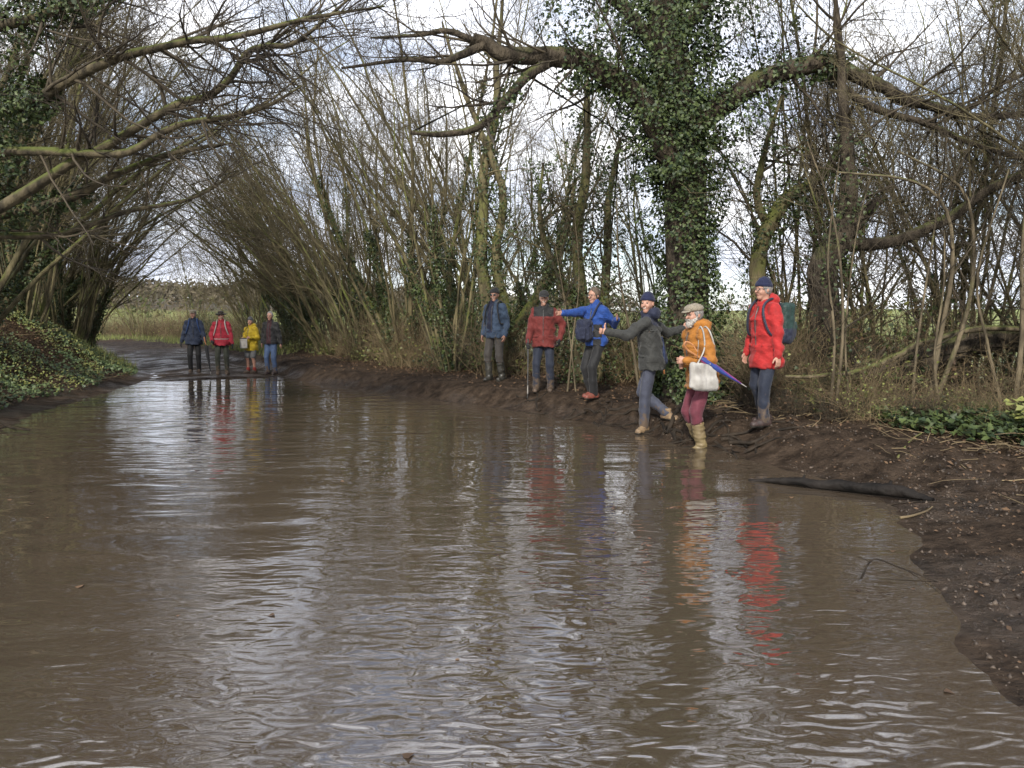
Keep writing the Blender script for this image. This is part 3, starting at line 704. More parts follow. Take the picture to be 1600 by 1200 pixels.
pole_clump("thin_sapling", "thin leaning sapling standing between the oak and the man in the charcoal jacket", 1.95, 12.6,
    [([(.15, 0, 0), (0, 0, .9), (-.2, .1, 2), (-.25, .1, 3.2)], .03, .008), ([(.2, .1, 0), (.25, .1, 1.2), (.15, .1, 2.4)], .018, .006)])

def log_obj(name, label, pts, rad, m_, cat="log", n=26, sides=12, stubs=(), knob=.05):
    base = np.array(pts[0], dtype=float)
    P, R = resample(np.array(pts) - base, rad, n)
    P = P + wob3(P, .5, 2, 4)[:, None] * np.array([.25, .25, .35]) * R[:, None]
    R = R * (1 + knob * 1.5 * wob3(P, .25, 2, 6)); g = Geo(); g.tubes(P, R, sides, cap=True, rough=knob)
    o = obj(name, g.mesh(name, [m_]), None, tuple(base)); tag(o, label, cat)
    for (t, d, L, r) in stubs:
        i = int(t * (n - 1)); q = grow(P[i:i + 1], np.array([d]), np.array([L]), 7, .1); g = Geo(); g.tubes(q, r * np.linspace(1, .5, 7)[None], 7, cap=True, rough=.05); obj("stub", g.mesh("stub", [m_]), o)
    return o
log_obj("fallen_tree", "dark fallen trunk propped among the hazels at the right", [(3.75, 10.35, .42), (4.3, 10.3, .62), (4.9, 10.3, .82), (5.6, 10.3, 1.02), (6.4, 10.3, 1.26), (7.6, 10.4, 1.15), (8.9, 10.5, .7)], [.19, .18, .18, .17, .16, .15, .14], M['oak'], "fallen tree", 34, 16,
        [(.25, (.1, -.1, 1), .55, .05), (.32, (.3, -.2, .9), .4, .045)])
log_obj("fallen_branch", "long bare grey branch lying across the front of the fallen trunk", [(3.5, 9.85, .80), (3.9, 9.8, .80), (4.37, 9.8, .86), (4.7, 9.8, .97), (4.94, 9.8, 1.08), (5.26, 9.85, 1.24), (6.2, 9.9, 1.42), (7.2, 9.9, 1.3)], [.02, .026, .032, .035, .036, .036, .038, .03], M['darkstem'], "branch")
log_obj("sunken_log", "black waterlogged log lying half in the water near the right bank", [(2.24, 7.18, .0), (2.45, 7.05, .02), (2.75, 6.88, .035), (3.05, 6.66, .05), (3.3, 6.4, .055), (3.45, 6.2, .04)], [.018, .030, .042, .050, .046, .022], M['wetwood'], "log", 34, 14, [(.35, (.1, .3, .9), .07, .018), (.75, (.3, .2, .8), .09, .024)], .10)
def stick(label, pts, r, m_=None, forks=()):
    pts = [(x, y, (H(x, y) if z is None else z) + r) for x, y, z in pts]
    base = np.array(pts[0]); P, R = resample(np.array(pts) - base, np.linspace(r, r * .5, len(pts)), 14)
    g = Geo(); g.tubes(P, R, 6, cap=True)
    for f in forks:
        i, dx, dy, dz, L = f; q = grow(P[i:i + 1], np.array([[dx, dy, dz]]), np.array([L]), 7, .16); g.tubes(q, r * .6 * np.linspace(1, .4, 7)[None], 5)
    o = obj("fallen_stick", g.mesh("fallen_stick", [m_ or M['root']]), None, tuple(base)); tag(o, label, "stick"); return o
stick("thin forked black twig poking out of the shallow water at the right", [(2.0, 4.30, .03), (2.12, 4.42, .10), (2.25, 4.36, .07), (2.38, 4.2, .04)], .007, forks=[(4, -.3, -.6, -.1, .22), (9, .2, -.7, 0, .25)])
stick("pale curved stick lying on the wet mud below the log", [(2.95, 5.75, None), (3.05, 5.78, None), (3.2, 5.86, None), (3.32, 5.98, None)], .012, M['cane'])
stick("long thin dark stick lying on mud right of the log", [(2.7, 6.15, None), (3.2, 6.2, None), (3.7, 6.05, None)], .007)
stick("dark twig lying in the water by the left bank", [(-7.3, 10.9, .05), (-6.9, 10.5, .03), (-6.5, 10.3, .02)], .018, forks=[(5, -.3, -.8, .02, .5)])
stick("brown stick slanting out of the leafy bank at the right", [(3.75, 7.4, None), (3.95, 7.7, None), (4.2, 8.0, None), (4.4, 8.2, None)], .013, M['stem'])

# exposed roots along the cut bank, washed bare by the water: they belong to the oak
ob = np.array(oak.location)
rr_ = np.random.default_rng(5)
k = 0
for j in range(38):
    u = rr_.random()
    # follow the water's edge from the maroon jacket to the mustard coat
    e = RIGHT[9:15]; s_ = u * (len(e) - 1); i = min(int(s_), len(e) - 2); q = e[i] + (e[i + 1] - e[i]) * (s_ - i)
    tdir = unit(e[i + 1] - e[i]); nrm = np.array([tdir[1], -tdir[0]])
    x0, y0 = q + nrm * (0.02 + .42 * rr_.random())
    L = .35 + .75 * rr_.random(); a0 = rr_.choice([-1, 1]) ; pts = []
    cx, cy = x0, y0; dirn = tdir * a0 + nrm * (rr_.normal() * .45)
    for st in range(8):
        dd = float(land(np.array([cx]), np.array([cy]))[1][0])
        z = max(H(cx, cy), -.03) + .022 * rr_.random() - .008
        pts.append((cx, cy, z)); dirn = dirn + .35 * rr_.normal(size=2) - nrm * .12; dirn = dirn / np.linalg.norm(dirn)
        cx += dirn[0] * L / 7; cy += dirn[1] * L / 7
    r = .011 + .02 * rr_.random() ** 2
    P, R = resample(np.array(pts) - ob, np.linspace(r, r * .45, 8), 15)
    g = Geo(); g.tubes(P, R, 6, rough=.06); obj("root", g.mesh("root", [M['root']]), oak)
for pts, r in [([(2.55, 8.95), (2.8, 8.75), (3.05, 8.72), (3.3, 8.62)], .028), ([(2.5, 9.1), (2.75, 9.0), (3.0, 9.05), (3.3, 8.95)], .02), ([(2.62, 8.6), (2.9, 8.5), (3.1, 8.3)], .018), ([(2.2, 9.4), (2.4, 9.25), (2.62, 9.0), (2.7, 8.75)], .024), ([(2.7, 11.3), (2.4, 10.7), (2.2, 10.2), (2.0, 9.8)], .05), ([(2.5, 11.5), (1.9, 11.3), (1.4, 11.3)], .05), ([(3.0, 11.4), (3.2, 10.8), (3.0, 10.2), (2.7, 9.8)], .045)]:
    p3 = [(x, y, H(x, y) + r * .4) for x, y in pts]
    P, R = resample(np.array(p3) - ob, np.linspace(r, r * .5, len(p3)), 16)
    P = P + wob3(P, .3, 2, 1)[:, None] * r * .8
    g = Geo(); g.tubes(P, R, 7, rough=.06); obj("root", g.mesh("root", [M['root']]), oak)

# ------------------------------------------------------------------ ground cover
def scatter(n, x0, x1, y0, y1, keep):
    x = x0 + (x1 - x0) * rng.random(n); y = y0 + (y1 - y0) * rng.random(n)
    z, dR, dL, s = land(x, y)
    m_ = keep(x, y, z, dR, dL, s)
    return np.stack([x, y, z], -1)[m_]
def cover(name, label, C, size, m_, lift=.03, flat=1.0, lobed=True, jz=.05):
    g = Geo(); k = len(C)
    N = np.array([0, 0, 1.0]) + flat * rng.normal(size=(k, 3)) * .5 + np.array([0.1, -0.35, 0])
    C = C + np.stack([np.zeros(k), np.zeros(k), lift + jz * rng.random(k)], -1)
    g.leaves(C, N, size[0] + (size[1] - size[0]) * rng.random(k), 0, lobed)
    o = obj(name, g.mesh(name, [m_], smooth=False)); tag(o, label, name.replace('_', ' '), kind="stuff"); return o
pt = lambda x, y, sc, sd: fbm2(x, y, sc, 3, sd)
C = scatter(90000, -16, -6.5, 7, 27, lambda x, y, z, dR, dL, s: (dL > .42 + .35 * pt(x, y, 1.0, 61)) & (dL < 8) & (pt(x, y, 1.6, 62) + .5 * (rng.random(len(x)) - .3) > .06))
cover("bank_ivy", "low green ivy and nettles carpeting the left-hand bank", C, (.04, .08), M['ivyground'], .02, 1.2, True, .12)
C = scatter(48000, -16, -6.5, 7, 27, lambda x, y, z, dR, dL, s: (dL > .5 + .35 * pt(x, y, 1.0, 61)) & (dL < 8) & (pt(x, y, 1.1, 66) > -.02))
cover("bank_bramble", "yellow-green bramble leaves over the left-hand bank", C, (.035, .065), M['bramble'], .05, 1.5, False, .18)
C = scatter(60000, -16, 8, 2, 27, lambda x, y, z, dR, dL, s: ((dL > .5) & (dL < 6)) | ((dR > .55 + .5 * pt(x, y, 1.0, 71)) & (dR < 5) & (rng.random(len(x)) < .25 + .75 * sstep(1.2, 2.2, dR))))
cover("leaf_litter", "brown dead leaves strewn over both banks", C, (.03, .075), M['litter'], .006, .7, False, .02)
C = scatter(34000, 2.2, 9, 4.5, 10.5, lambda x, y, z, dR, dL, s: (dR > 1.3 + .4 * pt(x, y, .8, 81)) & (dR < 5) & (x + .4 * (y - 7.5) + .5 * pt(x, y, .7, 83) > 4.7) & (pt(x, y, .9, 82) + .55 * sstep(3.5, 5.2, x) > .16))
cover("corner_ivy", "dark ivy trailing over the right-hand bank corner", C, (.045, .085), M['ivy'], .02, 1.0, True, .14)
C = scatter(26000, -9, 6, 9.2, 32, lambda x, y, z, dR, dL, s: (dR > 1.9 + .5 * pt(x, y, 1.0, 91)) & (dR < 3.8) & (pt(x, y, 1.3, 92) > -.1))
cover("hedge_bottom_ivy", "ivy and brambles along the foot of the right-hand hedge", C, (.05, .09), M['bramble'], .03, 1.6, True, .35)
C = scatter(1100, 4.9, 6.6, 6.9, 8.4, lambda x, y, z, dR, dL, s: ((x - 5.65) ** 2 / .36 + (y - 7.75) ** 2 / .2 < 1))
cover("bramble_spray", "bright yellow-green bramble spray at the right edge of the bank", C, (.05, .09), M['bramble'], .2, 1.0, True, .16)  # yellow-green spray in the same leaf colour as the other brambles
C = scatter(2600, 1.8, 6.5, 2.5, 9.4, lambda x, y, z, dR, dL, s: (dR > .12) & (dR < 3))
cover("mud_leaves", "small sodden leaf scraps trodden into the mud at the right", C, (.012, .04), M['litter'], .004, .6, False, .006)
# crumbs of gravel and mud in the trodden bank
C = scatter(17000, 1.8, 7.0, 2.4, 14, lambda x, y, z, dR, dL, s: (dR > .02) & (dR < 3.2) & (pt(x, y, .5, 55) > -.25))
k = len(C); r_ = .004 + .016 * rng.random(k) ** 3
oc = np.array([(1, 0, 0), (-1, 0, 0), (0, 1, 0), (0, -1, 0), (0, 0, .8), (0, 0, -.8)]); of = np.array([(0, 2, 4), (2, 1, 4), (1, 3, 4), (3, 0, 4), (2, 0, 5), (1, 2, 5), (3, 1, 5), (0, 3, 5)])
V = C[:, None] + (oc[None] + .3 * rng.normal(size=(k, 6, 3))) * r_[:, None, None]; f_ = (of[None] + (np.arange(k) * 6)[:, None, None]).reshape(-1, 3)
M['gravel'] = mat('mud_crumb', (0.10, 0.075, 0.055), (0.018, 0.013, 0.01), island=True, rough=.6, spec=.4)
tag(obj("gravel", mesh_np("gravel", V.reshape(-1, 3), [f_], False, [M['gravel']])), "gravel and mud crumbs scattered over the right-hand bank", "gravel", kind="stuff")
C = scatter(900, -8.5, 3.2, 2.2, 19, lambda x, y, z, dR, dL, s: (z < -.01) & (rng.random(len(x)) < .12 + .8 * np.exp(-np.minimum(-dR, -dL) / .35)))
C[:, 2] = .003
g = Geo(); g.leaves(C, np.array([0, 0, 1.0]) + .08 * rng.normal(size=(len(C), 3)), .02 + .03 * rng.random(len(C)), 0, True)
tag(obj("floating_leaves", g.mesh("floating_leaves", [M['litter']], smooth=False)), "scattered dead leaves floating on the muddy water", "leaves", kind="stuff")
# dead twigs lying about on both banks
def twig_litter(name, label, C, m_):
    k = len(C); a = rng.random(k) * 6.28; D = np.stack([np.cos(a), np.sin(a), .05 + .12 * rng.random(k)], -1)
    P = grow(C + np.array([0, 0, .015]), D, .12 + .5 * rng.random(k) ** 2, 5, .12, (0, 0, -.1)); g = Geo(); g.tubes(P, (.003 + .004 * rng.random(k))[:, None] * np.linspace(1, .5, 5)[None], 4)
    tag(obj(name, g.mesh(name, [m_])), label, "twigs", kind="stuff")
C = scatter(2600, 2.2, 8, 4, 11, lambda x, y, z, dR, dL, s: (dR > .8) & (dR < 4.5) & (rng.random(len(x)) < .15 + .85 * sstep(1, 2, dR)))
twig_litter("twig_litter", "dead twigs strewn over the right-hand bank", C, M['cane'])
C = scatter(2600, -14, -6.5, 8, 24, lambda x, y, z, dR, dL, s: (dL > .5) & (dL < 4.5))
twig_litter("bank_twig_litter", "dead stalks poking through the ivy on the left-hand bank", C, M['cane'])
# grass in the field and tufts under the hedge
def blades(name, label, C, h0, h1, m_):
    k = len(C); a = rng.random(k) * 6.28; h = h0 + (h1 - h0) * rng.random(k)
    side = np.stack([np.cos(a), np.sin(a), np.zeros(k)], -1) * .008 * (h / .2)[:, None]
    lean_ = rng.normal(size=(k, 3)) * .35; lean_[:, 2] = 1; lean_ = unit(lean_)
    tip = C + lean_ * h[:, None]
    V = np.stack([C - side, C + side, tip], 1).reshape(-1, 3); f = np.arange(3 * k).reshape(-1, 3)
    o = obj(name, mesh_np(name, V, [f], False, [m_])); tag(o, label, "grass", kind="stuff"); return o
C = scatter(60000, -9, 13, 10, 34, lambda x, y, z, dR, dL, s: (dR > 2.6 + .6 * pt(x, y, 1, 95)) & (dR < 9))
blades("hedge_grass", "straw-coloured grass standing behind the right-hand hedge", C, .12, .45, M['cane'])
C = scatter(50000, -34, -8, 20, 60, lambda x, y, z, dR, dL, s: (((dL > .4) & (dL < 3)) | ((dR > .5) & (dR < 3.5))) & (pt(x, y, 2, 96) > -.2))
blades("verge_grass", "green and straw grass on the verges of the far track", C, .12, .42, M['grass'])

# tangled dead canes, brambles and brush: too tangled to count
def tangle(seed, rad, hgt, n, m_, leafm=None, nl=0):
    global rng
    keep = rng; rng = np.random.default_rng(seed)
    a = rng.random(n) * 6.28; r = rad * np.sqrt(rng.random(n))
    S = np.stack([np.cos(a) * r, np.sin(a) * r, np.full(n, -.05)], -1)
    D = rng.normal(size=(n, 3)) * .5; D[:, 2] = 1
    P = grow(S, D, hgt * (.5 + .9 * rng.random(n)), 9, .14, (0, 0, -.35)); R = (.006 * np.linspace(1, .5, 9))[None].repeat(n, 0) * (.6 + .9 * rng.random((n, 1)))
    g = Geo(); g.tubes(P, R, 4)
    Bp, Br = spawn(P, R, 4, .2, 1, 50, .25, .8, 5, .16, (0, 0, 0), .6, .003); g.tubes(Bp, Br, 3)
    Tp, Tr = spawn(Bp, Br, 2, .2, 1, 45, .12, .35, 3, .16, (0, 0, 0), .6, .0025); g.tubes(Tp, Tr, 3)
    mats = [m_]
    if leafm:
        mats.append(leafm); q = Bp.reshape(-1, 3); c = q[rng.integers(0, len(q), nl)] + rng.normal(size=(nl, 3)) * .06
        g.leaves(c, rng.normal(size=(nl, 3)) + np.array([0, -.3, .6]), .04 + .05 * rng.random(nl), 1)
    me = g.mesh("brush", mats); rng = keep
    return me
TG = [tangle(1, .9, 1.7, 90, M['cane']), tangle(2, .9, 1.5, 90, M['darktwig'], M['ivy'], 900), tangle(3, 1.0, 1.9, 100, M['cane'], M['bramble'], 350), tangle(4, .9, 2.3, 80, M['twig'], M['ivy'], 1400), tangle(5, .8, 1.0, 90, M['darktwig'], M['litter'], 300)]
def thicket(name, label, spots):
    o = empty(name, (spots[0][1], spots[0][2], 0)); tag(o, label, "undergrowth", kind="stuff")
    for (k, x, y, sc) in spots:
        c = obj("brush", TG[k], o, (x - spots[0][1], y - spots[0][2], H(x, y)), rng.random() * 6.28); c.scale = (sc, sc, sc * (.85 + .3 * rng.random()))
r2 = np.random.default_rng(11)
sp_ = []
for t_ in np.linspace(0, 1, 34):   # along the right-hand hedge line
    i = t_ * 17; base = np.array([np.interp(i, range(18), RIGHT[7:25, 0]), np.interp(i, range(18), RIGHT[7:25, 1])])
    if base[1] > 46 or base[1] < 8.6: continue
    tn = np.array([np.interp(i + .3, range(18), RIGHT[7:25, 0]), np.interp(i + .3, range(18), RIGHT[7:25, 1])]) - base; tn = unit(tn); nr = np.array([tn[1], -tn[0]])
    for off in (2.9, 4.2):
        p = base + nr * (off + .5 * r2.normal()) + tn * .4 * r2.normal()
        sp_.append((int(r2.choice([0, 2, 2, 1, 3, 0])) if p[1] > 15 else int(r2.choice([1, 4, 2, 0])), p[0], p[1], .55 + .35 * r2.random()))
thicket("hedge_undergrowth", "tangle of dead canes and brambles filling the right-hand hedge", sp_)
sp_ = [(int(r2.choice([1, 4, 4, 0])), x, y, .6 + .4 * r2.random()) for x, y in [(3.6, 11.2), (4.6, 11.2), (4.9, 10.9), (5.6, 11.0), (6.1, 10.8), (6.6, 11.0), (7.2, 10.6), (7.9, 9.6), (8.4, 10.6), (5.2, 11.6), (6.4, 11.8), (3.3, 12.0), (4.2, 11.8), (7.6, 8.8), (8.2, 8.2)]]
sp_ += [(int(r2.choice([0, 2, 4])), x, y, .28 + .16 * r2.random()) for x, y in [(3.5, 9.6), (3.9, 9.2), (4.3, 9.0), (4.7, 8.8), (5.1, 8.8), (5.5, 8.5), (5.9, 8.4), (6.4, 8.4), (4.4, 9.5), (5.6, 9.3), (6.8, 9.0), (3.4, 10.4), (4.0, 10.0)]]
thicket("thorn_undergrowth", "dark thorny undergrowth around the fallen trunk", sp_)
sp_ = []
for i in range(30):
    yy = 10 + 34 * i / 29; xx = np.interp(yy, LEFT[:, 1], LEFT[:, 0]) - 4.2 - 1.4 * r2.random()
    sp_.append((int(r2.choice([0, 2, 3, 4])), xx, yy + r2.normal() * .4, .6 + .4 * r2.random()))
thicket("bank_undergrowth", "brown brush along the top of the left-hand bank", sp_)
sp_ = [(int(r2.choice([0, 0, 2, 4])), -16 - 16 * i / 25 + r2.normal(), 48.5 + .35 * i + 1.6 * r2.random(), .8 + .5 * r2.random()) for i in range(26)]
thicket("bend_undergrowth", "pale brown scrub closing the view at the bend in the track", sp_)

# wood on the far ridge and hedge lines across the field
def far_wood(name, label, n, pts, h, m_):
    g = Geo(); C = pts; k = len(C)
    c = np.repeat(C, 34, 0) + rng.normal(size=(k * 34, 3)) * np.array([h * .35, h * .35, h * .28]) + np.array([0, 0, h * .55])
    g.leaves(c, rng.normal(size=(k * 34, 3)), h * (.12 + .2 * rng.random(k * 34)), 0, False)
    o = obj(name, g.mesh(name, [m_], False)); tag(o, label, "wood", kind="stuff")
M['farwood'] = mat('winter_wood', (0.15, 0.125, 0.09), (0.07, 0.065, 0.05), island=True, rough=.9, spec=.1)
M['farever'] = mat('evergreen_far', (0.075, 0.10, 0.045), (0.04, 0.055, 0.03), island=True, rough=.9, spec=.1)
q = scatter(1300, -420, 60, 230, 560, lambda x, y, z, dR, dL, s: z > 4)
far_wood("far_wood", "winter woodland on the ridge beyond the bend", 0, q, 9, M['farwood'])
q = scatter(700, -120, 260, 150, 330, lambda x, y, z, dR, dL, s: np.abs((y - 235) - .25 * x + 8 * np.sin(x * .05)) < 9)
far_wood("far_hedge", "dark hedgerow trees across the far side of the field", 0, q, 6, M['farever'])
# ------------------------------------------------------------------ people: distance fields meshed as smooth skins
class Field:
    def __init__(self, lo, hi, h):
        self.lo = np.array(lo, float); self.h = h
        self.n = np.maximum(np.ceil((np.array(hi, float) - self.lo) / h).astype(int) + 1, 4)
        self.F = np.full(self.n, 0.25, dtype=np.float32)
    def _sub(self, a, b):
        i0 = np.clip(np.floor((np.array(a) - self.lo) / self.h).astype(int), 0, self.n - 1)
        i1 = np.clip(np.ceil((np.array(b) - self.lo) / self.h).astype(int) + 1, 1, self.n)
        if (i1 <= i0).any(): return None, None
        sl = tuple(slice(i0[k], i1[k]) for k in range(3))
        ax = [self.lo[k] + self.h * np.arange(i0[k], i1[k]) for k in range(3)]
        return sl, np.stack(np.meshgrid(*ax, indexing='ij'), -1)
    def _mix(self, sl, d, k, op):
        f = self.F[sl]
        if op == 'sub':
            d = -d; hh = np.clip(0.5 - 0.5 * (f - d) / max(k, 1e-5), 0, 1); self.F[sl] = f * (1 - hh) + d * hh + k * hh * (1 - hh)
        else:
            hh = np.clip(0.5 + 0.5 * (d - f) / max(k, 1e-5), 0, 1); self.F[sl] = d * (1 - hh) + f * hh - k * hh * (1 - hh)
    def cone(self, a, b, ra, rb, k=0.02, op='add'):
        a = np.array(a, float); b = np.array(b, float); m_ = max(ra, rb) + k + 0.05
        sl, P = self._sub(np.minimum(a, b) - m_, np.maximum(a, b) + m_)
        if sl is None: return
        ab = b - a; t = np.clip(((P - a) @ ab) / max(ab @ ab, 1e-9), 0, 1)
        d = np.linalg.norm(P - a - t[..., None] * ab, axis=-1) - (ra + (rb - ra) * t)
        self._mix(sl, d, k, op)
    def chain(self, pts, rs, k=0.02):
        for i in range(len(pts) - 1): self.cone(pts[i], pts[i + 1], rs[i], rs[i + 1], k)
    def ell(self, c, X, Y, Z, rx, ry, rz, k=0.02, op='add'):
        c = np.array(c, float); r = max(rx, ry, rz) + k + 0.05
        sl, P = self._sub(c - r, c + r)
        if sl is None: return
        q = P - c; x, y, z = q @ X, q @ Y, q @ Z
        k0 = np.sqrt((x / rx) ** 2 + (y / ry) ** 2 + (z / rz) ** 2); k1 = np.sqrt((x / rx ** 2) ** 2 + (y / ry ** 2) ** 2 + (z / rz ** 2) ** 2)
        self._mix(sl, k0 * (k0 - 1) / np.maximum(k1, 1e-6), k, op)
    def box(self, c, X, Y, Z, hx, hy, hz, r=0.02, k=0.01, op='add'):
        c = np.array(c, float); m_ = math.sqrt(hx * hx + hy * hy + hz * hz) + k + 0.05
        sl, P = self._sub(c - m_, c + m_)
        if sl is None: return
        q = P - c; d3 = np.stack([np.abs(q @ X) - hx + r, np.abs(q @ Y) - hy + r, np.abs(q @ Z) - hz + r], -1)
        d = np.linalg.norm(np.maximum(d3, 0), axis=-1) + np.minimum(d3.max(-1), 0) - r
        self._mix(sl, d, k, op)
    def drum(self, a, b, X, Y, ra, rb, k=0.03, cap=0.015):
        """elliptic stretch of torso from a to b; ra, rb = (half width, half depth)"""
        a = np.array(a, float); b = np.array(b, float); m_ = max(ra[0], rb[0], ra[1], rb[1]) + k + 0.05
        sl, P = self._sub(np.minimum(a, b) - m_, np.maximum(a, b) + m_)
        if sl is None: return
        ab = b - a; L = np.linalg.norm(ab); u = ab / L; s = (P - a) @ u; t = np.clip(s / L, 0, 1)
        q = P - a - s[..., None] * u; x = q @ X; y = q @ Y
        rx = ra[0] + (rb[0] - ra[0]) * t; ry = ra[1] + (rb[1] - ra[1]) * t
        d = (np.sqrt((x / rx) ** 2 + (y / ry) ** 2 + 1e-9) - 1) * np.minimum(rx, ry)
        e = np.abs(s - L / 2) - L / 2
        d = np.maximum(d, e) + cap * np.exp(-np.abs(d - e) / cap) * 0.35
        self._mix(sl, d, k, 'add')
    def plane_cut(self, p, nrm, k=0.004):
        """remove everything on the side nrm points to"""
        ax = [self.lo[i] + self.h * np.arange(self.n[i]) for i in range(3)]
        P = np.stack(np.meshgrid(*ax, indexing='ij'), -1)
        self.F = np.maximum(self.F, ((P - np.array(p)) @ np.array(nrm)).astype(np.float32))
    def ruffle(self, amp, scale, off=0, zs=1.0, fn=None):
        ax = [self.lo[i] + self.h * np.arange(self.n[i]) for i in range(3)]
        near = np.abs(self.F) < 0.06
        I = np.argwhere(near); P = self.lo + I * self.h
        q = P.copy(); q[:, 2] *= zs
        v = amp * wob3(q, scale, 2, off)
        if fn is not None: v = v + fn(P)
        self.F[near] += v.astype(np.float32)
    def mesh(self):
        F = self.F; ins = F < 0
        n = self.n; c = np.zeros(n - 1, np.int8)
        for dx in (0, 1):
            for dy in (0, 1):
                for dz in (0, 1):
                    c += ins[dx:n[0] - 1 + dx, dy:n[1] - 1 + dy, dz:n[2] - 1 + dz]
        cells = np.argwhere((c > 0) & (c < 8))
        if len(cells) == 0: return None, None
        vid = np.full(n - 1, -1, np.int64); vid[tuple(cells.T)] = np.arange(len(cells))
        acc = np.zeros((len(cells), 3)); cnt = np.zeros(len(cells))
        cor = [(0, 0, 0), (1, 0, 0), (0, 1, 0), (1, 1, 0), (0, 0, 1), (1, 0, 1), (0, 1, 1), (1, 1, 1)]
        vals = [F[cells[:, 0] + a, cells[:, 1] + b, cells[:, 2] + d] for a, b, d in cor]
        for i, j in [(0, 1), (2, 3), (4, 5), (6, 7), (0, 2), (1, 3), (4, 6), (5, 7), (0, 4), (1, 5), (2, 6), (3, 7)]:
            m_ = (vals[i] < 0) != (vals[j] < 0)
            t = np.where(m_, vals[i] / np.where(m_, vals[i] - vals[j], 1), 0)
            p = np.array(cor[i]) + t[:, None] * (np.array(cor[j]) - np.array(cor[i]))
            acc[m_] += p[m_]; cnt[m_] += 1
        V = self.lo + (cells + acc / np.maximum(cnt, 1)[:, None]) * self.h
        quads = []
        for ax in range(3):
            o1, o2 = (ax + 1) % 3, (ax + 2) % 3
            s0 = [slice(None)] * 3; s1 = [slice(None)] * 3; s0[ax] = slice(0, n[ax] - 1); s1[ax] = slice(1, n[ax])
            e = np.argwhere(ins[tuple(s0)] != ins[tuple(s1)])
            ok = (e[:, o1] > 0) & (e[:, o2] > 0) & (e[:, o1] < n[o1] - 1) & (e[:, o2] < n[o2] - 1); e = e[ok]
            def g(a, b):
                q = e.copy(); q[:, o1] -= a; q[:, o2] -= b; return vid[tuple(q.T)]
            Q = np.stack([g(1, 1), g(0, 1), g(0, 0), g(1, 0)], -1)
            flip = ~ins[tuple(e.T)]
            Q[flip] = Q[flip][:, ::-1]
            quads.append(Q)
        Q = np.concatenate(quads); Q = Q[(Q >= 0).all(1)]
        return V, Q

def skin_obj(name, fld, mats, parent, zone=None):
    V, Q = fld.mesh()
    if V is None: return None
    mi = None
    if zone is not None:
        cen = V[Q].mean(1); mi = zone(cen)
    return obj(name, mesh_np(name, V, [Q], True, mats, mi), parent)

def ik(a, b, l1, l2, pole):
    a = np.array(a, float); b = np.array(b, float); d = b - a; L = np.linalg.norm(d); u = d / L
    L = min(L, (l1 + l2) * 0.999); b2 = a + u * L
    x = (l1 * l1 - l2 * l2 + L * L) / (2 * L); hgt = math.sqrt(max(l1 * l1 - x * x, 0))
    p = np.array(pole, float); p = p - (p @ u) * u; p = p / max(np.linalg.norm(p), 1e-6)
    return a + u * x + p * hgt, b2

def cloth(name, c, rough=0.75, dark=0.72, scale=14):
    c = tuple(v * .66 for v in c)
    if name not in M: M[name] = mat(name, c, tuple(v * dark for v in c), scale, rough, 0.35, 60, spec=0.35, sheen=0.1)
    return M[name]
def muddy(name, c):
    """trouser cloth with dried mud splashed up from the hem"""
    m_ = cloth(name, c).copy(); n = m_.node_tree.nodes; l = m_.node_tree.links; b = n['Principled BSDF']
    src = b.inputs['Base Color'].links[0].from_socket
    t = n.new("ShaderNodeTexCoord"); sx = n.new("ShaderNodeSeparateXYZ"); l.new(t.outputs['Object'], sx.inputs[0])
    q = n.new("ShaderNodeTexNoise"); q.inputs['Scale'].default_value = 16; q.inputs['Detail'].default_value = 6; l.new(t.outputs['Object'], q.inputs['Vector'])
    mr = n.new("ShaderNodeMapRange"); mr.inputs[1].default_value = .08; mr.inputs[2].default_value = .5; mr.inputs[3].default_value = .22; mr.inputs[4].default_value = -.2; l.new(sx.outputs[2], mr.inputs[0])
    ad = n.new("ShaderNodeMath"); l.new(mr.outputs[0], ad.inputs[0]); l.new(q.outputs[0], ad.inputs[1])
    rp = n.new("ShaderNodeValToRGB"); rp.color_ramp.elements[0].position = .52; rp.color_ramp.elements[1].position = .68; l.new(ad.outputs[0], rp.inputs[0])
    mx = n.new("ShaderNodeMix"); mx.data_type = 'RGBA'; mx.inputs[7].default_value = (.085, .06, .042, 1); l.new(rp.outputs[0], mx.inputs[0]); l.new(src, mx.inputs[6]); l.new(mx.outputs[2], b.inputs['Base Color'])
    return m_
M['skin'] = mat('skin', (0.40, 0.225, 0.165), (0.33, 0.175, 0.125), 30, 0.5, 0.15, 120, spec=0.4)
M['lip'] = mat('lips', (0.22, 0.085, 0.07), (0.18, 0.065, 0.055), 30, 0.4)
M['teeth'] = mat('teeth', (0.5, 0.46, 0.40), (0.45, 0.41, 0.36), 30, 0.3)
M['eye'] = mat('eye', (0.10, 0.08, 0.07), (0.05, 0.045, 0.04), 30, 0.15)
M['greyhair'] = mat('grey_hair', (0.30, 0.28, 0.26), (0.13, 0.12, 0.115), 70, 0.6, 0.8, 120, stretch=(1, 1, .3))
M['brownhair'] = mat('brown_hair', (0.12, 0.085, 0.06), (0.05, 0.036, 0.026), 70, 0.6, 0.8, 120, stretch=(1, 1, .3))
M['beard'] = mat('white_beard', (0.45, 0.42, 0.38), (0.25, 0.23, 0.21), 60, 0.7, 0.9, 110)
M['black'] = cloth('black_fabric', (0.017, 0.017, 0.019), 0.7)
M['metal'] = mat('dark_metal', (0.08, 0.08, 0.08), (0.05, 0.05, 0.05), 20, 0.3)
M['lens'] = mat('dark_lens', (0.01, 0.01, 0.012), (0.008, 0.008, 0.01), 20, 0.08)
M['woodhandle'] = mat('varnished_wood', (0.42, 0.19, 0.07), (0.28, 0.11, 0.04), 18, 0.35, stretch=(1, 1, .2))
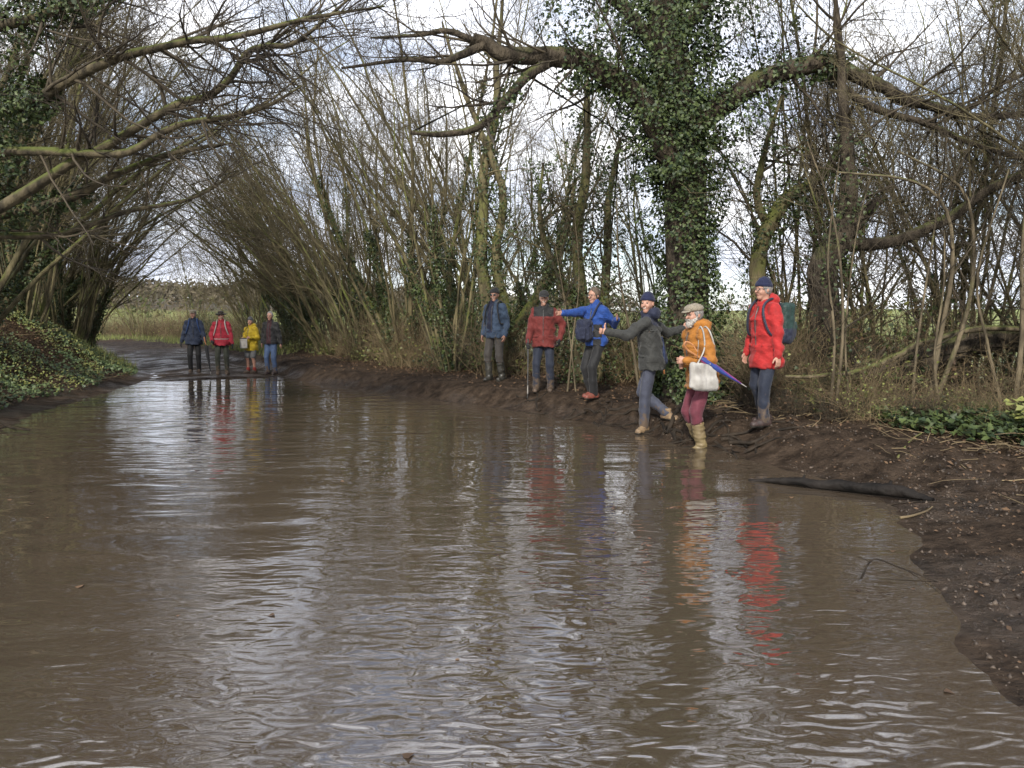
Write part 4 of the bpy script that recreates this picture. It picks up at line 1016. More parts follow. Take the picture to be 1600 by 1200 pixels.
M['mudboot'] = mat('boot_leather', (0.10, 0.068, 0.045), (0.045, 0.032, 0.024), 22, 0.65, 0.4, 50)
M['rubber'] = mat('dark_rubber', (0.05, 0.047, 0.04), (0.02, 0.02, 0.018), 12, 0.4)
M['greenrubber'] = mat('olive_rubber', (0.20, 0.155, 0.075), (0.13, 0.095, 0.05), 9, 0.45)

def tube_obj(name, pts, r, m_, parent, sides=6, n=None):
    P, R = resample(np.array(pts, float), np.full(len(pts), r) if np.isscalar(r) else np.array(r), n or max(8, 4 * len(pts)))
    g = Geo(); g.tubes(P, R, sides, cap=True); return obj(name, g.mesh(name, [m_]), parent)

def V3(*a): return np.array(a, float)
UP = V3(0, 0, 1)

def hand_prims(add, W, d, t, npalm, pose, s, grow_=0.0):
    """five fingers on a palm; d along the forearm, t towards the thumb, npalm out of the palm"""
    g = grow_; d = d / np.linalg.norm(d); t = t - (t @ d) * d; t = t / np.linalg.norm(t); nn = npalm - (npalm @ d) * d - (npalm @ t) * t; nn = nn / max(np.linalg.norm(nn), 1e-6)
    add('cone', W - d * .02, W + d * .02, .025 * s + g, .027 * s + g, .012)
    for o_ in (-.024, -.008, .008, .024): add('cone', W + d * .015 + t * o_ * .7 * s, W + d * .078 * s + t * o_ * 1.1 * s, .015 * s + g, .0125 * s + g, .012)
    curl = {'relaxed': .42, 'open': .10, 'fist': 1.35, 'grip': 1.15, 'thumb': 1.4}[pose]
    for o_, L in ((.029, .072), (.010, .080), (-.010, .075), (-.028, .060)):
        p = W + d * .082 * s + t * o_ * s; a = curl * .6
        spread = t * o_ * (2.0 if pose == 'open' else .6)
        for k, fr in enumerate((.45, .32, .23)):
            q = p + (d * math.cos(a) + nn * math.sin(a) + spread) * L * fr * s
            add('cone', p, q, .0098 * s + g - .0008 * k, .009 * s + g - .001 * k, .004); p = q; a += curl
    if pose == 'thumb': th = [W + d * .03 * s + t * .03 * s, W + d * .045 * s + t * .065 * s, W + d * .042 * s + t * .105 * s]
    elif pose in ('fist', 'grip'): th = [W + d * .03 * s + t * .028 * s, W + d * .07 * s + t * .045 * s + nn * .02 * s, W + d * .085 * s + t * .025 * s + nn * .04 * s]
    else: th = [W + d * .025 * s + t * .028 * s, W + d * .055 * s + t * .055 * s + nn * .012, W + d * .09 * s + t * .065 * s + nn * .02]
    add('cone', th[0], th[1], .014 * s + g, .0115 * s + g, .008); add('cone', th[1], th[2], .0112 * s + g, .0095 * s + g, .005)

def person(label, x, y, z, s, face, look, jacket, jmats, trousers, tmat, boots='boot', bmat=None, feet=None, hips=(0, 0, 0), lean=(0, 0), twist=0.0,
           hands=None, hpose=('relaxed', 'relaxed'), poles=None, gloves=(False, False), hat=None, hatmat=None, hair=None, beard=False, glasses=None, mouth='smile',
           hem=.80, bulk=1.0, hood=None, jzone=None, puffer=False, legs_bare=False, shorts=False, sock=None, fine=True, thumbdir=None, palmdir=None, collar=None, group=None):
    """one walker. All offsets are metres from the point between the feet; face and look are directions on the ground"""
    h = .0098 if fine else .016; hc = .0135 if fine else .018
    f = V3(face[0], face[1], 0); f /= np.linalg.norm(f); l_ = V3(-f[1], f[0], 0)
    ct, st_ = math.cos(twist), math.sin(twist)
    fs = f * ct + l_ * st_; ls = V3(-fs[1], fs[0], 0)          # chest turned against the hips
    feet = feet or ((.10, 0, 0), (-.10, 0, 0))
    fl = [V3(*feet[0]) if len(feet[0]) == 3 else 0, V3(*feet[1])]
    if feet is not None and len(feet) > 2 and feet[2] == 'world': FT = fl
    else: FT = [l_ * p[0] + f * p[1] + UP * p[2] for p in fl]
    Hc = V3(hips[0], hips[1], .93 * s + hips[2])
    HP = [Hc + l_ * .085 * s, Hc - l_ * .085 * s]
    Sc = Hc + V3(lean[0], lean[1], 0) + UP * math.sqrt(max((.515 * s) ** 2 - lean[0] ** 2 - lean[1] ** 2, .05))
    Wc = Hc + (Sc - Hc) * .35; Cc = Hc + (Sc - Hc) * .72
    SH = [Sc + ls * .158 * s - UP * .035, Sc - ls * .158 * s - UP * .035]
    lk = V3(*look); lk /= np.linalg.norm(lk); lkx = np.cross(UP, lk); lkx /= np.linalg.norm(lkx); lku = np.cross(lk, lkx)
    N0 = Sc + UP * .03 * s; Hd = N0 + UP * .165 * s + lk * .03 * s
    AN = [p + UP * .085 * s for p in FT]; KN = []
    for i in (0, 1):
        k_, b_ = ik(HP[i], AN[i], .44 * s, .42 * s, f + (l_ if i == 0 else -l_) * .15); KN.append(k_); AN[i] = b_
    hands = hands or (None, None); EL = []; WR = []
    for i in (0, 1):
        sg = 1 if i == 0 else -1
        tgt = hands[i]
        if tgt is None: tgt = SH[i] + ls * sg * .08 * s - UP * .525 * s + fs * .05 * s
        else: tgt = V3(*tgt)
        pole = (poles[i] if poles and poles[i] is not None else (-fs * .9 + ls * sg * .5 - UP * .2))
        e_, w_ = ik(SH[i], tgt, .295 * s, .265 * s, pole); EL.append(e_); WR.append(w_)
    everything = np.array(FT + HP + SH + EL + WR + [Hd])
    lo = everything.min(0) - .30; hi = everything.max(0) + .30; lo[2] = min(p[2] for p in FT) - .03
    # body: one continuous skin
    B = Field(lo, hi, h)
    B.drum(Hc - UP * .04, Wc, l_, f, (.13 * s, .09 * s), (.12 * s, .085 * s)); B.drum(Wc, Cc, ls, fs, (.12 * s, .085 * s), (.145 * s, .095 * s)); B.drum(Cc, Sc, ls, fs, (.145 * s, .095 * s), (.12 * s, .06 * s))
    B.cone(SH[0], SH[1], .05 * s, .05 * s, .03)
    B.chain([Sc, N0 + UP * .02, Hd - UP * .04 - lk * .02], [.062 * s, .054 * s, .05 * s])
    for i in (0, 1):
        calf = KN[i] + (AN[i] - KN[i]) * .3 - f * (.018 if shorts else .002)
        B.chain([HP[i], KN[i]], [.072 * s, .05 * s]); B.chain([KN[i], calf, AN[i]], [.048 * s, (.05 if shorts else .044) * s, .034 * s])
        B.chain([SH[i], EL[i], WR[i]], [.048 * s, .038 * s, .026 * s])
        toe_ = f if len(feet) < 4 else unit(V3(*feet[3][i])); B.cone(AN[i], FT[i] + toe_ * .09 + UP * .035, .034 * s, .026 * s)
    hs = s * 1.03; s0 = s; s = hs
    c = lambda a, b_, d_: Hd + (lkx * a + lk * b_ + lku * d_) * hs
    B.ell(c(0, -.005, .022), lkx, lk, lku, .072 * s, .092 * s, .10 * s, .02)
    B.cone(c(0, .028, -.035), c(0, .052, -.082), .054 * s, .034 * s, .025)
    for a in (-1, 1):
        B.cone(c(a * .03, .06, -.025), c(a * .032, .055, -.03), .03 * s, .026 * s, .015)          # cheeks
        B.ell(c(a * .074, -.005, .0), lkx, lk, lku, .010 * s, .02 * s, .032 * s, .006)              # ears
    B.cone(c(-.03, .074, .03), c(.03, .074, .03), .014 * s, .014 * s, .01)                          # brow
    B.cone(c(0, .086, .016), c(0, .108, -.02), .009 * s, .0145 * s, .008)                           # nose
    for a in (-1, 1): B.ell(c(a * .030, .096, .010), lkx, lk, lku, .016 * s, .014 * s, .010 * s, .006, 'sub')
    B.cone(c(-.018, .082, -.052), c(.018, .082, -.052), .009 * s, .009 * s, .006)
    s = s0
    def addB(kind, a, b_, ra, rb, k): B.cone(a, b_, ra, rb, k)
    hinfo = []
    for i in (0, 1):
        d = WR[i] - EL[i]; sg = 1 if i == 0 else -1
        t = V3(*thumbdir[i]) if thumbdir and thumbdir[i] is not None else (fs if abs(d[2]) > .5 * np.linalg.norm(d) else UP)
        npm = V3(*palmdir[i]) if palmdir and palmdir[i] is not None else (-ls * sg if abs(d[2]) > .5 * np.linalg.norm(d) else (-ls * sg))
        if np.linalg.norm(np.cross(npm, np.cross(d, t))) < 1e-3 or True:
            q = np.cross(d, t); npm = q if q @ npm > 0 else -q
        hinfo.append((WR[i], d, t, npm))
        hand_prims(addB, WR[i], d, t, npm, hpose[i], s)
    def facezone(cn):
        q = cn - Hd; a = q @ lkx / hs; b_ = q @ lk / hs; d_ = q @ lku / hs
        up_ = .010 if mouth == 'smile' else 0
        mid = -.056 + up_ * (np.abs(a) / .022) ** 2
        wd = .026 if mouth == 'smile' else .02
        thick = .008 if mouth != 'open' else .016
        mz = (b_ > .05) & (np.abs(a) < wd) & (np.abs(d_ - mid) < thick)
        tz = (b_ > .05) & (np.abs(a) < wd * .75) & (np.abs(d_ - mid - .002) < (.0032 if mouth != 'open' else .005))
        r = np.where(mz, 1, 0)
        if mouth in ('smile', 'open'): r = np.where(tz, 2, r)
        return r
    body = skin_obj("person", B, [M['skin'], M['lip'], M['teeth']], None, facezone)
    z = z - .018; body.location = (x, y, z); tag(body, label, "person", group)
    for a in (-1, 1):
        E_ = Field(c(a * .03, .078, .012) - .03, c(a * .03, .078, .012) + .03, .005); E_.ell(c(a * .030, .079, .011), lkx, lk, lku, .013 * s, .0115 * s, .0095 * s, .001); skin_obj("eye", E_, [M['eye']], body)
    # trousers
    def legs(rf, top=True, kneeonly=False):
        T = Field(lo, [hi[0], hi[1], Hc[2] + .25], hc)
        if top: T.drum(Hc - UP * .09 * s, Hc + UP * .10 * s, l_, f, (.168 * s * rf, .118 * s * rf), (.15 * s * rf, .11 * s * rf), .03)
        for i in (0, 1):
            if kneeonly:
                e = KN[i] + (HP[i] - KN[i]) * .12; T.chain([HP[i], e], [.098 * s * rf, .088 * s * rf], .03)
            else:
                bot = AN[i] + UP * .0 * s
                T.chain([HP[i], KN[i]], [.088 * s * rf, .074 * s * rf], .035); T.chain([KN[i], KN[i] + (bot - KN[i]) * .5, bot], [.072 * s * rf, .066 * s * rf, .062 * s * rf], .02)
        if boots == 'welly':
            for i in (0, 1):
                u = unit(KN[i] - AN[i]); T.cone(AN[i] - UP * .1, AN[i] + u * .20 * s, .12, .12, .004, 'sub')
        T.ruffle(.008, .15, 2, .8); T.ruffle(.003, .06, 4, .7)
        return T
    if trousers:
        skin_obj(trousers, legs(1.0, True, shorts), [tmat] if not isinstance(tmat, (list, tuple)) else list(tmat), body)
    if sock:
        for i in (0, 1):
            Sx = Field(AN[i] - .15, AN[i] + .25, hc); u = unit(KN[i] - AN[i]); Sx.chain([AN[i], AN[i] + u * sock[1]], [.052 * s, .058 * s]); skin_obj("sock", Sx, [sock[0]], body)
    # boots
    for i in (0, 1):
        p = FT[i]; toe = f if len(feet) < 4 else V3(*feet[3][i]); toe = toe / np.linalg.norm(toe)
        Bt = Field(p - .32, p + V3(.32, .32, .55), .010 if fine else .014)
        Bt.chain([p - toe * .06 + UP * .045, p + toe * .06 + UP * .045, p + toe * .155 + UP * .038], [.048 * s, .05 * s, .042 * s], .03)
        u = unit(KN[i] - AN[i])
        if boots == 'welly':
            Bt.chain([p - toe * .03 + UP * .06, AN[i] + UP * .03, AN[i] + u * .15, AN[i] + u * .29 * s], [.055 * s, .058 * s, .066 * s, .074 * s], .03); Bt.plane_cut(AN[i] + u * .29 * s, u); Bt.ruffle(.005, .09, 1, 2)
        else: Bt.chain([p - toe * .04 + UP * .06, AN[i] + UP * .05], [.052 * s, .052 * s], .03); Bt.plane_cut(AN[i] + UP * .07, UP)
        Bt.plane_cut(p, -UP); Bt.ruffle(.002, .03, 5)
        zf = p[2]
        skin_obj("boot", Bt, [bmat or M['mudboot'], M['rubber']], body, lambda cn, zf=zf: (cn[:, 2] < zf + .028).astype(int))
    # jacket
    J = Field(lo, hi, hc); bk = bulk
    hemc = Hc + (Sc - Hc) * 0 - UP * (.93 - hem) * s
    J.drum(hemc, Hc + UP * .04, l_, f, (.204 * s * bk, .168 * s * bk), (.186 * s * bk, .148 * s * bk), .04); J.drum(Hc, Wc, l_, f, (.184 * s * bk, .142 * s * bk), (.176 * s * bk, .140 * s * bk), .04)
    J.drum(Wc, Cc, ls, fs, (.176 * s * bk, .140 * s * bk), (.182 * s * bk, .136 * s * bk), .04); J.drum(Cc, Sc, ls, fs, (.182 * s * bk, .136 * s * bk), (.13 * s, .085 * s), .04)
    J.cone(SH[0], Sc + UP * .02, .062 * s, .06 * s, .05); J.cone(SH[1], Sc + UP * .02, .062 * s, .06 * s, .05)
    for i in (0, 1):
        mid = (SH[i] + EL[i]) / 2
        J.chain([SH[i], mid, EL[i]], [.068 * s * bk, .066 * s * bk, .060 * s * bk], .035); J.chain([EL[i], WR[i]], [.060 * s * bk, .046 * s], .02)
    J.chain([Sc, N0 + UP * .055 * s + fs * .012], [.09 * s, .078 * s], .03)
    if hood: J.ell(Sc + UP * .075 * s - fs * .075 * s, ls, fs, UP, .125 * s * hood, .085 * s * hood, .085 * s * hood, .03); J.ell(N0 + UP * .10 * s + fs * .04, ls, fs, UP, .06 * s, .1 * s, .07 * s, .02, 'sub')
    fn = None
    if puffer:
        def fn(P): return -.009 * np.abs(np.sin((P[:, 2] + .05 * np.abs(P @ f)) * PI / .085)) + .004
    J.ruffle(.010, .16, 3, 1.5, fn); J.ruffle(.0045, .06, 6, 1.4)
    jo = skin_obj(jacket, J, jmats, body, (lambda cn: jzone(cn, dict(f=fs, l=ls, Sc=Sc, Hc=Hc, SH=SH, EL=EL, WR=WR, Hd=Hd, N0=N0, s=s))) if jzone else None)
    # closing zip down the front and pocket flaps
    zp = [Hc - UP * (.90 - hem) * s + f * .152 * s * bk, Hc + f * .146 * s * bk, Wc + (f + fs) / 2 * .146 * s * bk, Cc + fs * .142 * s * bk, Sc + fs * .098 * s]
    if jo: tube_obj("zip", [p + f * .004 for p in zp], .006, M['metal'], jo, 5)
    if jo:
        for i in (0, 1):
            sg = 1 if i == 0 else -1; pc = Hc + UP * .05 * s + l_ * sg * .115 * s * bk + f * .108 * s * bk
            Pk = Field(pc - .16, pc + .16, hc); nr = unit(f * .8 + l_ * sg * .55); tx = unit(np.cross(UP, nr)); Pk.box(pc, tx, nr, UP, .062 * s, .022, .02 * s, .012, .004); skin_obj("pocket_flap", Pk, [jmats[0]], jo)
    for i in (0, 1):
        if gloves[i]:
            W, d, t, npm = hinfo[i]; G = Field(W - .2, W + .2, .008 if fine else .012); hand_prims(lambda k_, a, b_, ra, rb, k: G.cone(a, b_, ra, rb, k), W, d, t, npm, hpose[i], s, .006); skin_obj("glove", G, [M['black']], body)
        cu = unit(WR[i] - EL[i]); Cf = Field(WR[i] - .12, WR[i] + .12, hc * .8); Cf.cone(WR[i] - cu * .045, WR[i] - cu * .012, .05 * s, .049 * s, .01); skin_obj("cuff", Cf, [jmats[0]], jo)
    # headwear and hair
    s = hs
    hl, hh_ = Hd - .26, Hd + .26; hr = .007 if fine else .011
    if hat == 'beanie':
        K = Field(hl, hh_, hr); K.ell(c(0, -.008, .05), lkx, lk, lku, .084 * s, .104 * s, .095 * s); K.ell(c(0, -.012, .105), lkx, lk, lku, .05 * s, .06 * s, .05 * s, .03); K.plane_cut(c(0, 0, .040), unit(-lku + lk * .12)); K.ruffle(.003, .03, 2)
        ho = skin_obj("beanie", K, [hatmat], body)
        R_ = Field(hl, hh_, hr); R_.ell(c(0, -.006, .052), lkx, lk, lku, .089 * s, .108 * s, .085 * s); R_.plane_cut(c(0, 0, .034), unit(-lku + lk * .12)); R_.plane_cut(c(0, 0, .072), unit(lku - lk * .12)); skin_obj("rolled_rim", R_, [hatmat], ho)
    elif hat == 'flatcap':
        K = Field(hl, hh_, hr); K.ell(c(0, .0, .075), lkx, lk, lku, .094 * s, .118 * s, .058 * s); K.plane_cut(c(0, 0, .048), unit(-lku)); K.ruffle(.004, .06, 2)
        ho = skin_obj("flat_cap", K, [hatmat], body)
        R_ = Field(hl, hh_, hr); R_.ell(c(0, .108, .052), lkx, unit(lk - lku * .25), unit(lku + lk * .25), .066 * s, .046 * s, .011 * s); skin_obj("peak", R_, [hatmat], ho)
    elif hat == 'cap':
        K = Field(hl, hh_, hr); K.ell(c(0, -.004, .06), lkx, lk, lku, .085 * s, .103 * s, .085 * s); K.plane_cut(c(0, 0, .042), unit(-lku)); ho = skin_obj("cap", K, [hatmat], body)
        R_ = Field(hl, hh_, hr); R_.ell(c(0, .125, .048), lkx, lk, lku, .066 * s, .06 * s, .010 * s); skin_obj("peak", R_, [hatmat], ho)
    elif hat == 'brim':
        K = Field(hl, hh_, hr); K.drum(c(0, -.005, .045), c(0, -.005, .135), lkx, lk, (.09 * s, .106 * s), (.075 * s, .09 * s), .02, .03); ho = skin_obj("hat", K, [hatmat], body)
        R_ = Field(hl, hh_, hr); R_.ell(c(0, .0, .05), lkx, lk, lku, .150 * s, .160 * s, .016 * s); R_.ruffle(.008, .2, 2); skin_obj("brim", R_, [hatmat], ho)
    if hair:
        K = Field(hl, hh_, hr); K.ell(c(0, -.012, .028), lkx, lk, lku, .082 * s, .100 * s, .110 * s); K.ell(c(0, .105, -.012), lkx, lk, lku, .082 * s, .105 * s, .105 * s, .01, 'sub'); K.plane_cut(c(0, 0, -.045), unit(-lku + lk * .5))
        if hat: K.plane_cut(c(0, 0, .06), lku)
        K.ruffle(.004, .025, 5); skin_obj("hair", K, [hair], body)
    if beard:
        K = Field(hl, hh_, hr); K.cone(c(-.035, .05, -.06), c(0, .075, -.095), .034 * s, .036 * s); K.cone(c(.035, .05, -.06), c(0, .075, -.095), .034 * s, .036 * s); K.cone(c(-.055, .02, -.04), c(-.06, .0, .0), .02, .014); K.cone(c(.055, .02, -.04), c(.06, .0, .0), .02, .014)
        K.cone(c(-.028, .096, -.042), c(.028, .096, -.042), .010 * s, .010 * s); K.ell(c(0, .115, -.058), lkx, lk, lku, .02 * s, .02 * s, .007 * s, .004, 'sub'); K.ruffle(.005, .02, 3); skin_obj("beard", K, [M['beard']], body)
    if glasses:
        root = None
        for a in (-1, 1):
            an = np.linspace(0, 2 * PI, 13); ring = [c(a * .033 + .023 * math.cos(q), .106, .008 + .017 * math.sin(q)) for q in an]
            o = tube_obj("glasses" if root is None else "rim", ring, .0028, M['metal'], body if root is None else root, 5, 24)
            if root is None: root = o
            tube_obj("temple", [c(a * .055, .104, .014), c(a * .073, .05, .014), c(a * .078, -.01, .012)], .0028, M['metal'], root, 5)
            if glasses == 'sun':
                L_ = Field(c(a * .033, .1, .008) - .05, c(a * .033, .1, .008) + .05, .005); L_.ell(c(a * .033, .106, .008), lkx, lk, lku, .025 * s, .006, .018 * s, .001); skin_obj("lens", L_, [M['lens']], root)
    s = s0
    return dict(body=body, jacket=jo, f=f, l=l_, fs=fs, ls=ls, Sc=Sc, Hc=Hc, Wc=Wc, Cc=Cc, SH=SH, EL=EL, WR=WR, Hd=Hd, N0=N0, s=s, loc=V3(x, y, z), bulk=bulk)

def back_pack(name, label, p, mats, w=.14, hgt=.22, dep=.085, zone=None, straps=True, drop=0.0):
    s = p['s']; X, Y, bk = p['ls'], p['fs'], p['bulk']; Z = unit(p['Sc'] - p['Hc'])
    cen = p['Cc'] - Y * (.135 * s * bk + dep * .95) - Z * (.06 + drop)
    g = Field(cen - .42, cen + .42, .012)
    g.box(cen, X, Y, Z, w, dep, hgt, .06, .02); g.box(cen - Y * dep * .95 - Z * hgt * .35, X, Y, Z, w * .8, dep * .45, hgt * .45, .04, .02); g.ruffle(.008, .13, 4); g.ruffle(.004, .05, 2)
    o = skin_obj(name, g, mats, None, (lambda cn: zone(cn - cen)) if zone else None); o.location = tuple(p['loc']); tag(o, label, "backpack")
    if straps:
        for i in (0, 1):
            sg = 1 if i == 0 else -1; sh = p['Sc'] + X * sg * .105 * s
            pts = [cen + Y * dep * .7 + X * sg * .09 + Z * hgt * .8, sh - Y * .085 * s * bk + Z * .055, sh + Z * .085, sh + Y * .105 * s * bk + Z * .01, p['Cc'] + X * sg * .135 * s + Y * .138 * s * bk + Z * .0, p['Wc'] + X * sg * .165 * s * bk + Y * .10 * s, p['Wc'] + X * sg * .18 * s * bk - Y * .06]
            tube_obj("strap", pts, .015, mats[-1], o, 6, 30)
    return o

# ---- materials of the clothes
teal = cloth('slate_blue_softshell', (0.050, 0.085, 0.150)); maroon = cloth('maroon_shell', (0.190, 0.026, 0.022)); blue = cloth('royal_blue_fleece', (0.016, 0.075, 0.34)); charc = cloth('charcoal_shell', (0.046, 0.047, 0.044)); navyy = cloth('navy_shell', (0.016, 0.022, 0.055))
mustard = cloth('mustard_padded', (0.48, 0.185, 0.022), .7); red = cloth('scarlet_shell', (0.52, 0.022, 0.022)); greytr = muddy('grey_trousers', (0.075, 0.066, 0.06)); dkjean = muddy('dark_denim', (0.022, 0.030, 0.055)); jean = muddy('blue_denim', (0.085, 0.14, 0.27)); slate = muddy('slate_trousers', (0.070, 0.078, 0.115))
claret = muddy('claret_corduroy', (0.19, 0.040, 0.062)); tweed = cloth('tweed_cap', (0.38, 0.33, 0.25), .9, .6, 60); navyhat = cloth('navy_wool', (0.014, 0.020, 0.065), .9); greyhat = cloth('grey_wool', (0.10, 0.10, 0.11), .9); dkhat = cloth('dark_wool', (0.035, 0.036, 0.038), .9)
crimson = cloth('crimson_shell', (0.44, 0.022, 0.045)); yellow = cloth('yellow_shell', (0.62, 0.44, 0.02)); oliveg = muddy('olive_overtrouser', (0.05, 0.055, 0.038)); farnavy = cloth('navy_waxed', (0.030, 0.044, 0.085)); khaki = cloth('grey_shorts', (0.20, 0.20, 0.20)); brownhat = cloth('brown_felt', (0.032, 0.024, 0.02)); sockg = cloth('grey_green_sock', (0.10, 0.125, 0.125)); sockr = cloth('red_sock', (0.35, 0.04, 0.03))
redboot = mat('red_brown_boot', (0.22, 0.05, 0.035), (0.10, 0.045, 0.03), 25, .6, .3, 50); tanboot = mat('tan_boot', (0.24, 0.165, 0.09), (0.12, 0.08, 0.05), 22, .7, .4, 50); dkboot = mat('dark_brown_boot', (0.05, 0.03, 0.025), (0.025, 0.017, 0.015), 22, .55, .3, 50)
canvas = mat('white_canvas', (0.36, 0.345, 0.32), (0.24, 0.225, 0.205), 9, .8, .3, 70); packgreen = cloth('dark_green_nylon', (0.020, 0.055, 0.048), .55); packblue = cloth('dark_blue_nylon', (0.025, 0.03, 0.06), .55); dkblue = cloth('umbrella_navy', (0.015, 0.035, 0.12), .6); blackmat = M['black']

def gz(x, y): return H(x, y)
WG = "walkers lined up along the right-hand bank"; FW = "walkers at the far end of the water"
# 1 sunglasses
p1 = person("person in dark beanie and sunglasses wearing slate-blue jacket and rubber boots", -.33, 15.05, gz(-.33, 15.05), 1.02, (-.45, -.9), (-.30, -1, -.02), "jacket", [teal, navyy], "trousers", greytr, 'welly', M['rubber'],
    feet=((.13, -.04, 0), (-.10, .06, 0)), hat='beanie', hatmat=dkhat, glasses='sun', mouth='smile', hem=.83, hands=(None, None), group=WG,
    jzone=lambda cn, q: (((cn - q['Sc']) @ q['f'] > .02) & (np.abs((cn - q['Sc']) @ q['l'] + .05) < .07) & (cn[:, 2] > q['Hc'][2])).astype(int))
back_pack("backpack", "small black backpack worn over the slate-blue jacket", p1, [blackmat], .14, .21, .08)
# 2 maroon
p2 = person("person in maroon jacket with black shoulders and black cap, leaning on a thin pole", .55, 13.3, gz(.55, 13.3), .985, (-.12, -1), (-.05, -1, -.12), "jacket", [maroon, M['black']], "jeans", dkjean, 'boot', M['mudboot'],
    feet=((.12, .0, 0), (-.13, .05, 0)), hat='cap', hatmat=dkhat, gloves=(True, True), mouth='smile', hem=.80, bulk=1.12, hood=.75, hair=M['greyhair'], hpose=('relaxed', 'grip'), hands=((.27, -.08, .92), (-.29, -.14, .80)), poles=(V3(.8, .4, 0), None), group=WG,
    jzone=lambda cn, q: ((cn[:, 2] > q['Sc'][2] - .115 - .0 * cn[:, 0]) & (np.abs((cn - q['Sc']) @ q['l']) < .17) | (cn[:, 2] > q['Sc'][2] + .045)).astype(int))
w = p2['WR'][1] + p2['loc'] + V3(0, -.03, -.07)
zb = gz(w[0] - .01, w[1] - .1)
o = tube_obj("walking_pole", [(0, 0, 0), (.004, .045, (w[2] - zb) * .5), (.01, .1, w[2] - zb + .12)], [.007, .009, .012], M['metal'], None, 8); o.location = (w[0] - .01, w[1] - .1, zb); tag(o, "thin walking pole planted in the mud beside the maroon jacket", "walking pole")
g = Geo(); g.tubes(*[a[None] for a in resample(np.array([(.0097, .092, w[2] - zb - .0), (.0108, .103, w[2] - zb + .13)]), [.017, .019], 6)], 8, cap=True); obj("grip", g.mesh("grip", [M['rubber']]), o)
g = Geo(); g.tubes(*[a[None] for a in resample(np.array([(.001, .008, .09), (.002, .02, .24)]), [.0105, .0105], 4)], 8, cap=True); obj("band", g.mesh("band", [canvas]), o)
# 3 royal blue
p3 = person("laughing person in royal blue jacket holding one arm out to the left, wearing red boots", 1.30, 12.1, gz(1.30, 12.1), 1.0, (-.75, -.65), (-.75, -.65, -.05), "jacket", [blue, M['black']], "trousers", [M['black']], 'boot', redboot,
    feet=((.08, .10, 0), (-.08, -.02, 0)), hips=(.02, 0, -.03), lean=(-.02, -.03), twist=.15, hair=M['brownhair'], glasses='clear', mouth='open', hem=.86, hands=((.30, -.30, 1.24), (-.60, -.36, 1.33)), hpose=('open', 'open'), poles=(V3(.6, .2, -.7), V3(-.2, 0, -1)),
    sock=(sockg, .14), group=WG, jzone=lambda cn, q: ((np.abs((cn - q['Sc']) @ q['l'] - .10) < .055) & (cn[:, 2] < q['Sc'][2] - .25) & ((cn - q['Sc']) @ q['f'] > -.05)).astype(int))
s3 = p3; X, Y = s3['ls'], s3['fs']
cen = s3['Hc'] + Y * .24 - X * .06 + UP * .17
g = Field(cen - .35, cen + .35, .012); g.box(cen, X, Y, UP, .13, .085, .17, .06, .02); g.box(cen + Y * .085 - UP * .05, X, Y, UP, .10, .04, .09, .03, .02); g.ruffle(.012, .12, 4)
o = skin_obj("shoulder_bag", g, [navyy], None); o.location = tuple(s3['loc']); tag(o, "dark navy bag slung across the front of the royal blue jacket", "bag")
tube_obj("strap", [cen + UP * .15 + X * .05, s3['Cc'] + Y * .155 + X * .04, s3['Sc'] + X * .09 + Y * .10, s3['Sc'] + X * .10 + UP * .085, s3['Sc'] + X * .09 - Y * .10], .016, navyy, o, 6, 26)
# 4 charcoal, arms spread
p4 = person("smiling person in charcoal jacket and navy beanie, thumb up, one arm braced on the oak", 1.87, 10.3, gz(1.87, 10.3), 1.05, (-.97, .25), (-.55, -.83, .0), "jacket", [charc, navyy], "trousers", slate, 'boot', tanboot,
    feet=((-.10, -.03, gz(1.77, 10.27) - gz(1.87, 10.3)), (.20, -.10, gz(2.07, 10.2) - gz(1.87, 10.3)), 'world', ((-.55, -.75, 0), (.5, -.8, 0))), hips=(0, .02, -.02), lean=(-.05, .0), twist=-.15, hat='beanie', hatmat=navyhat, mouth='smile', hem=.80, bulk=1.04, hood=1.0,
    hands=((-.63, -.24, 1.33), (.50, .42, 1.37)), hpose=('thumb', 'open'), thumbdir=((0, 0, 1), None), palmdir=((0, -1, 0), (0, 1, 0)), poles=(V3(0, -.1, -1), V3(0, 0, -1)), group=WG,
    jzone=lambda cn, q: (((cn[:, 2] > q['Sc'][2] - .10 + .25 * np.abs((cn - q['Sc']) @ q['l'])) & (np.abs((cn - q['Sc']) @ q['l']) < .19)) | (cn[:, 2] > q['Sc'][2] + .07)).astype(int))
# 5 mustard
zw = -.07
p5 = person("bearded person in mustard padded coat and flat cap standing in the water", 2.26, 9.2, zw, 1.03, (-.88, -.30), (-.90, -.42, -.10), "coat", [mustard, navyy], "trousers", claret, 'welly', M['greenrubber'],
    feet=((.09, .03, 0), (-.09, -.07, .02)), hips=(.02, 0, -.02), lean=(-.09, -.02), hat='flatcap', hatmat=tweed, beard=True, hair=M['greyhair'], mouth='none', hem=.79, bulk=1.10, hood=1.1, puffer=True,
    hands=((-.215, -.20, 1.13), (-.22, -.02, 1.08)), hpose=('grip', 'grip'), thumbdir=((0, 0, 1), None), palmdir=((0, 1, 0), None), poles=(V3(.75, -.25, -.55), None), group=WG)
q = p5; X, Y = q['l'], q['f']
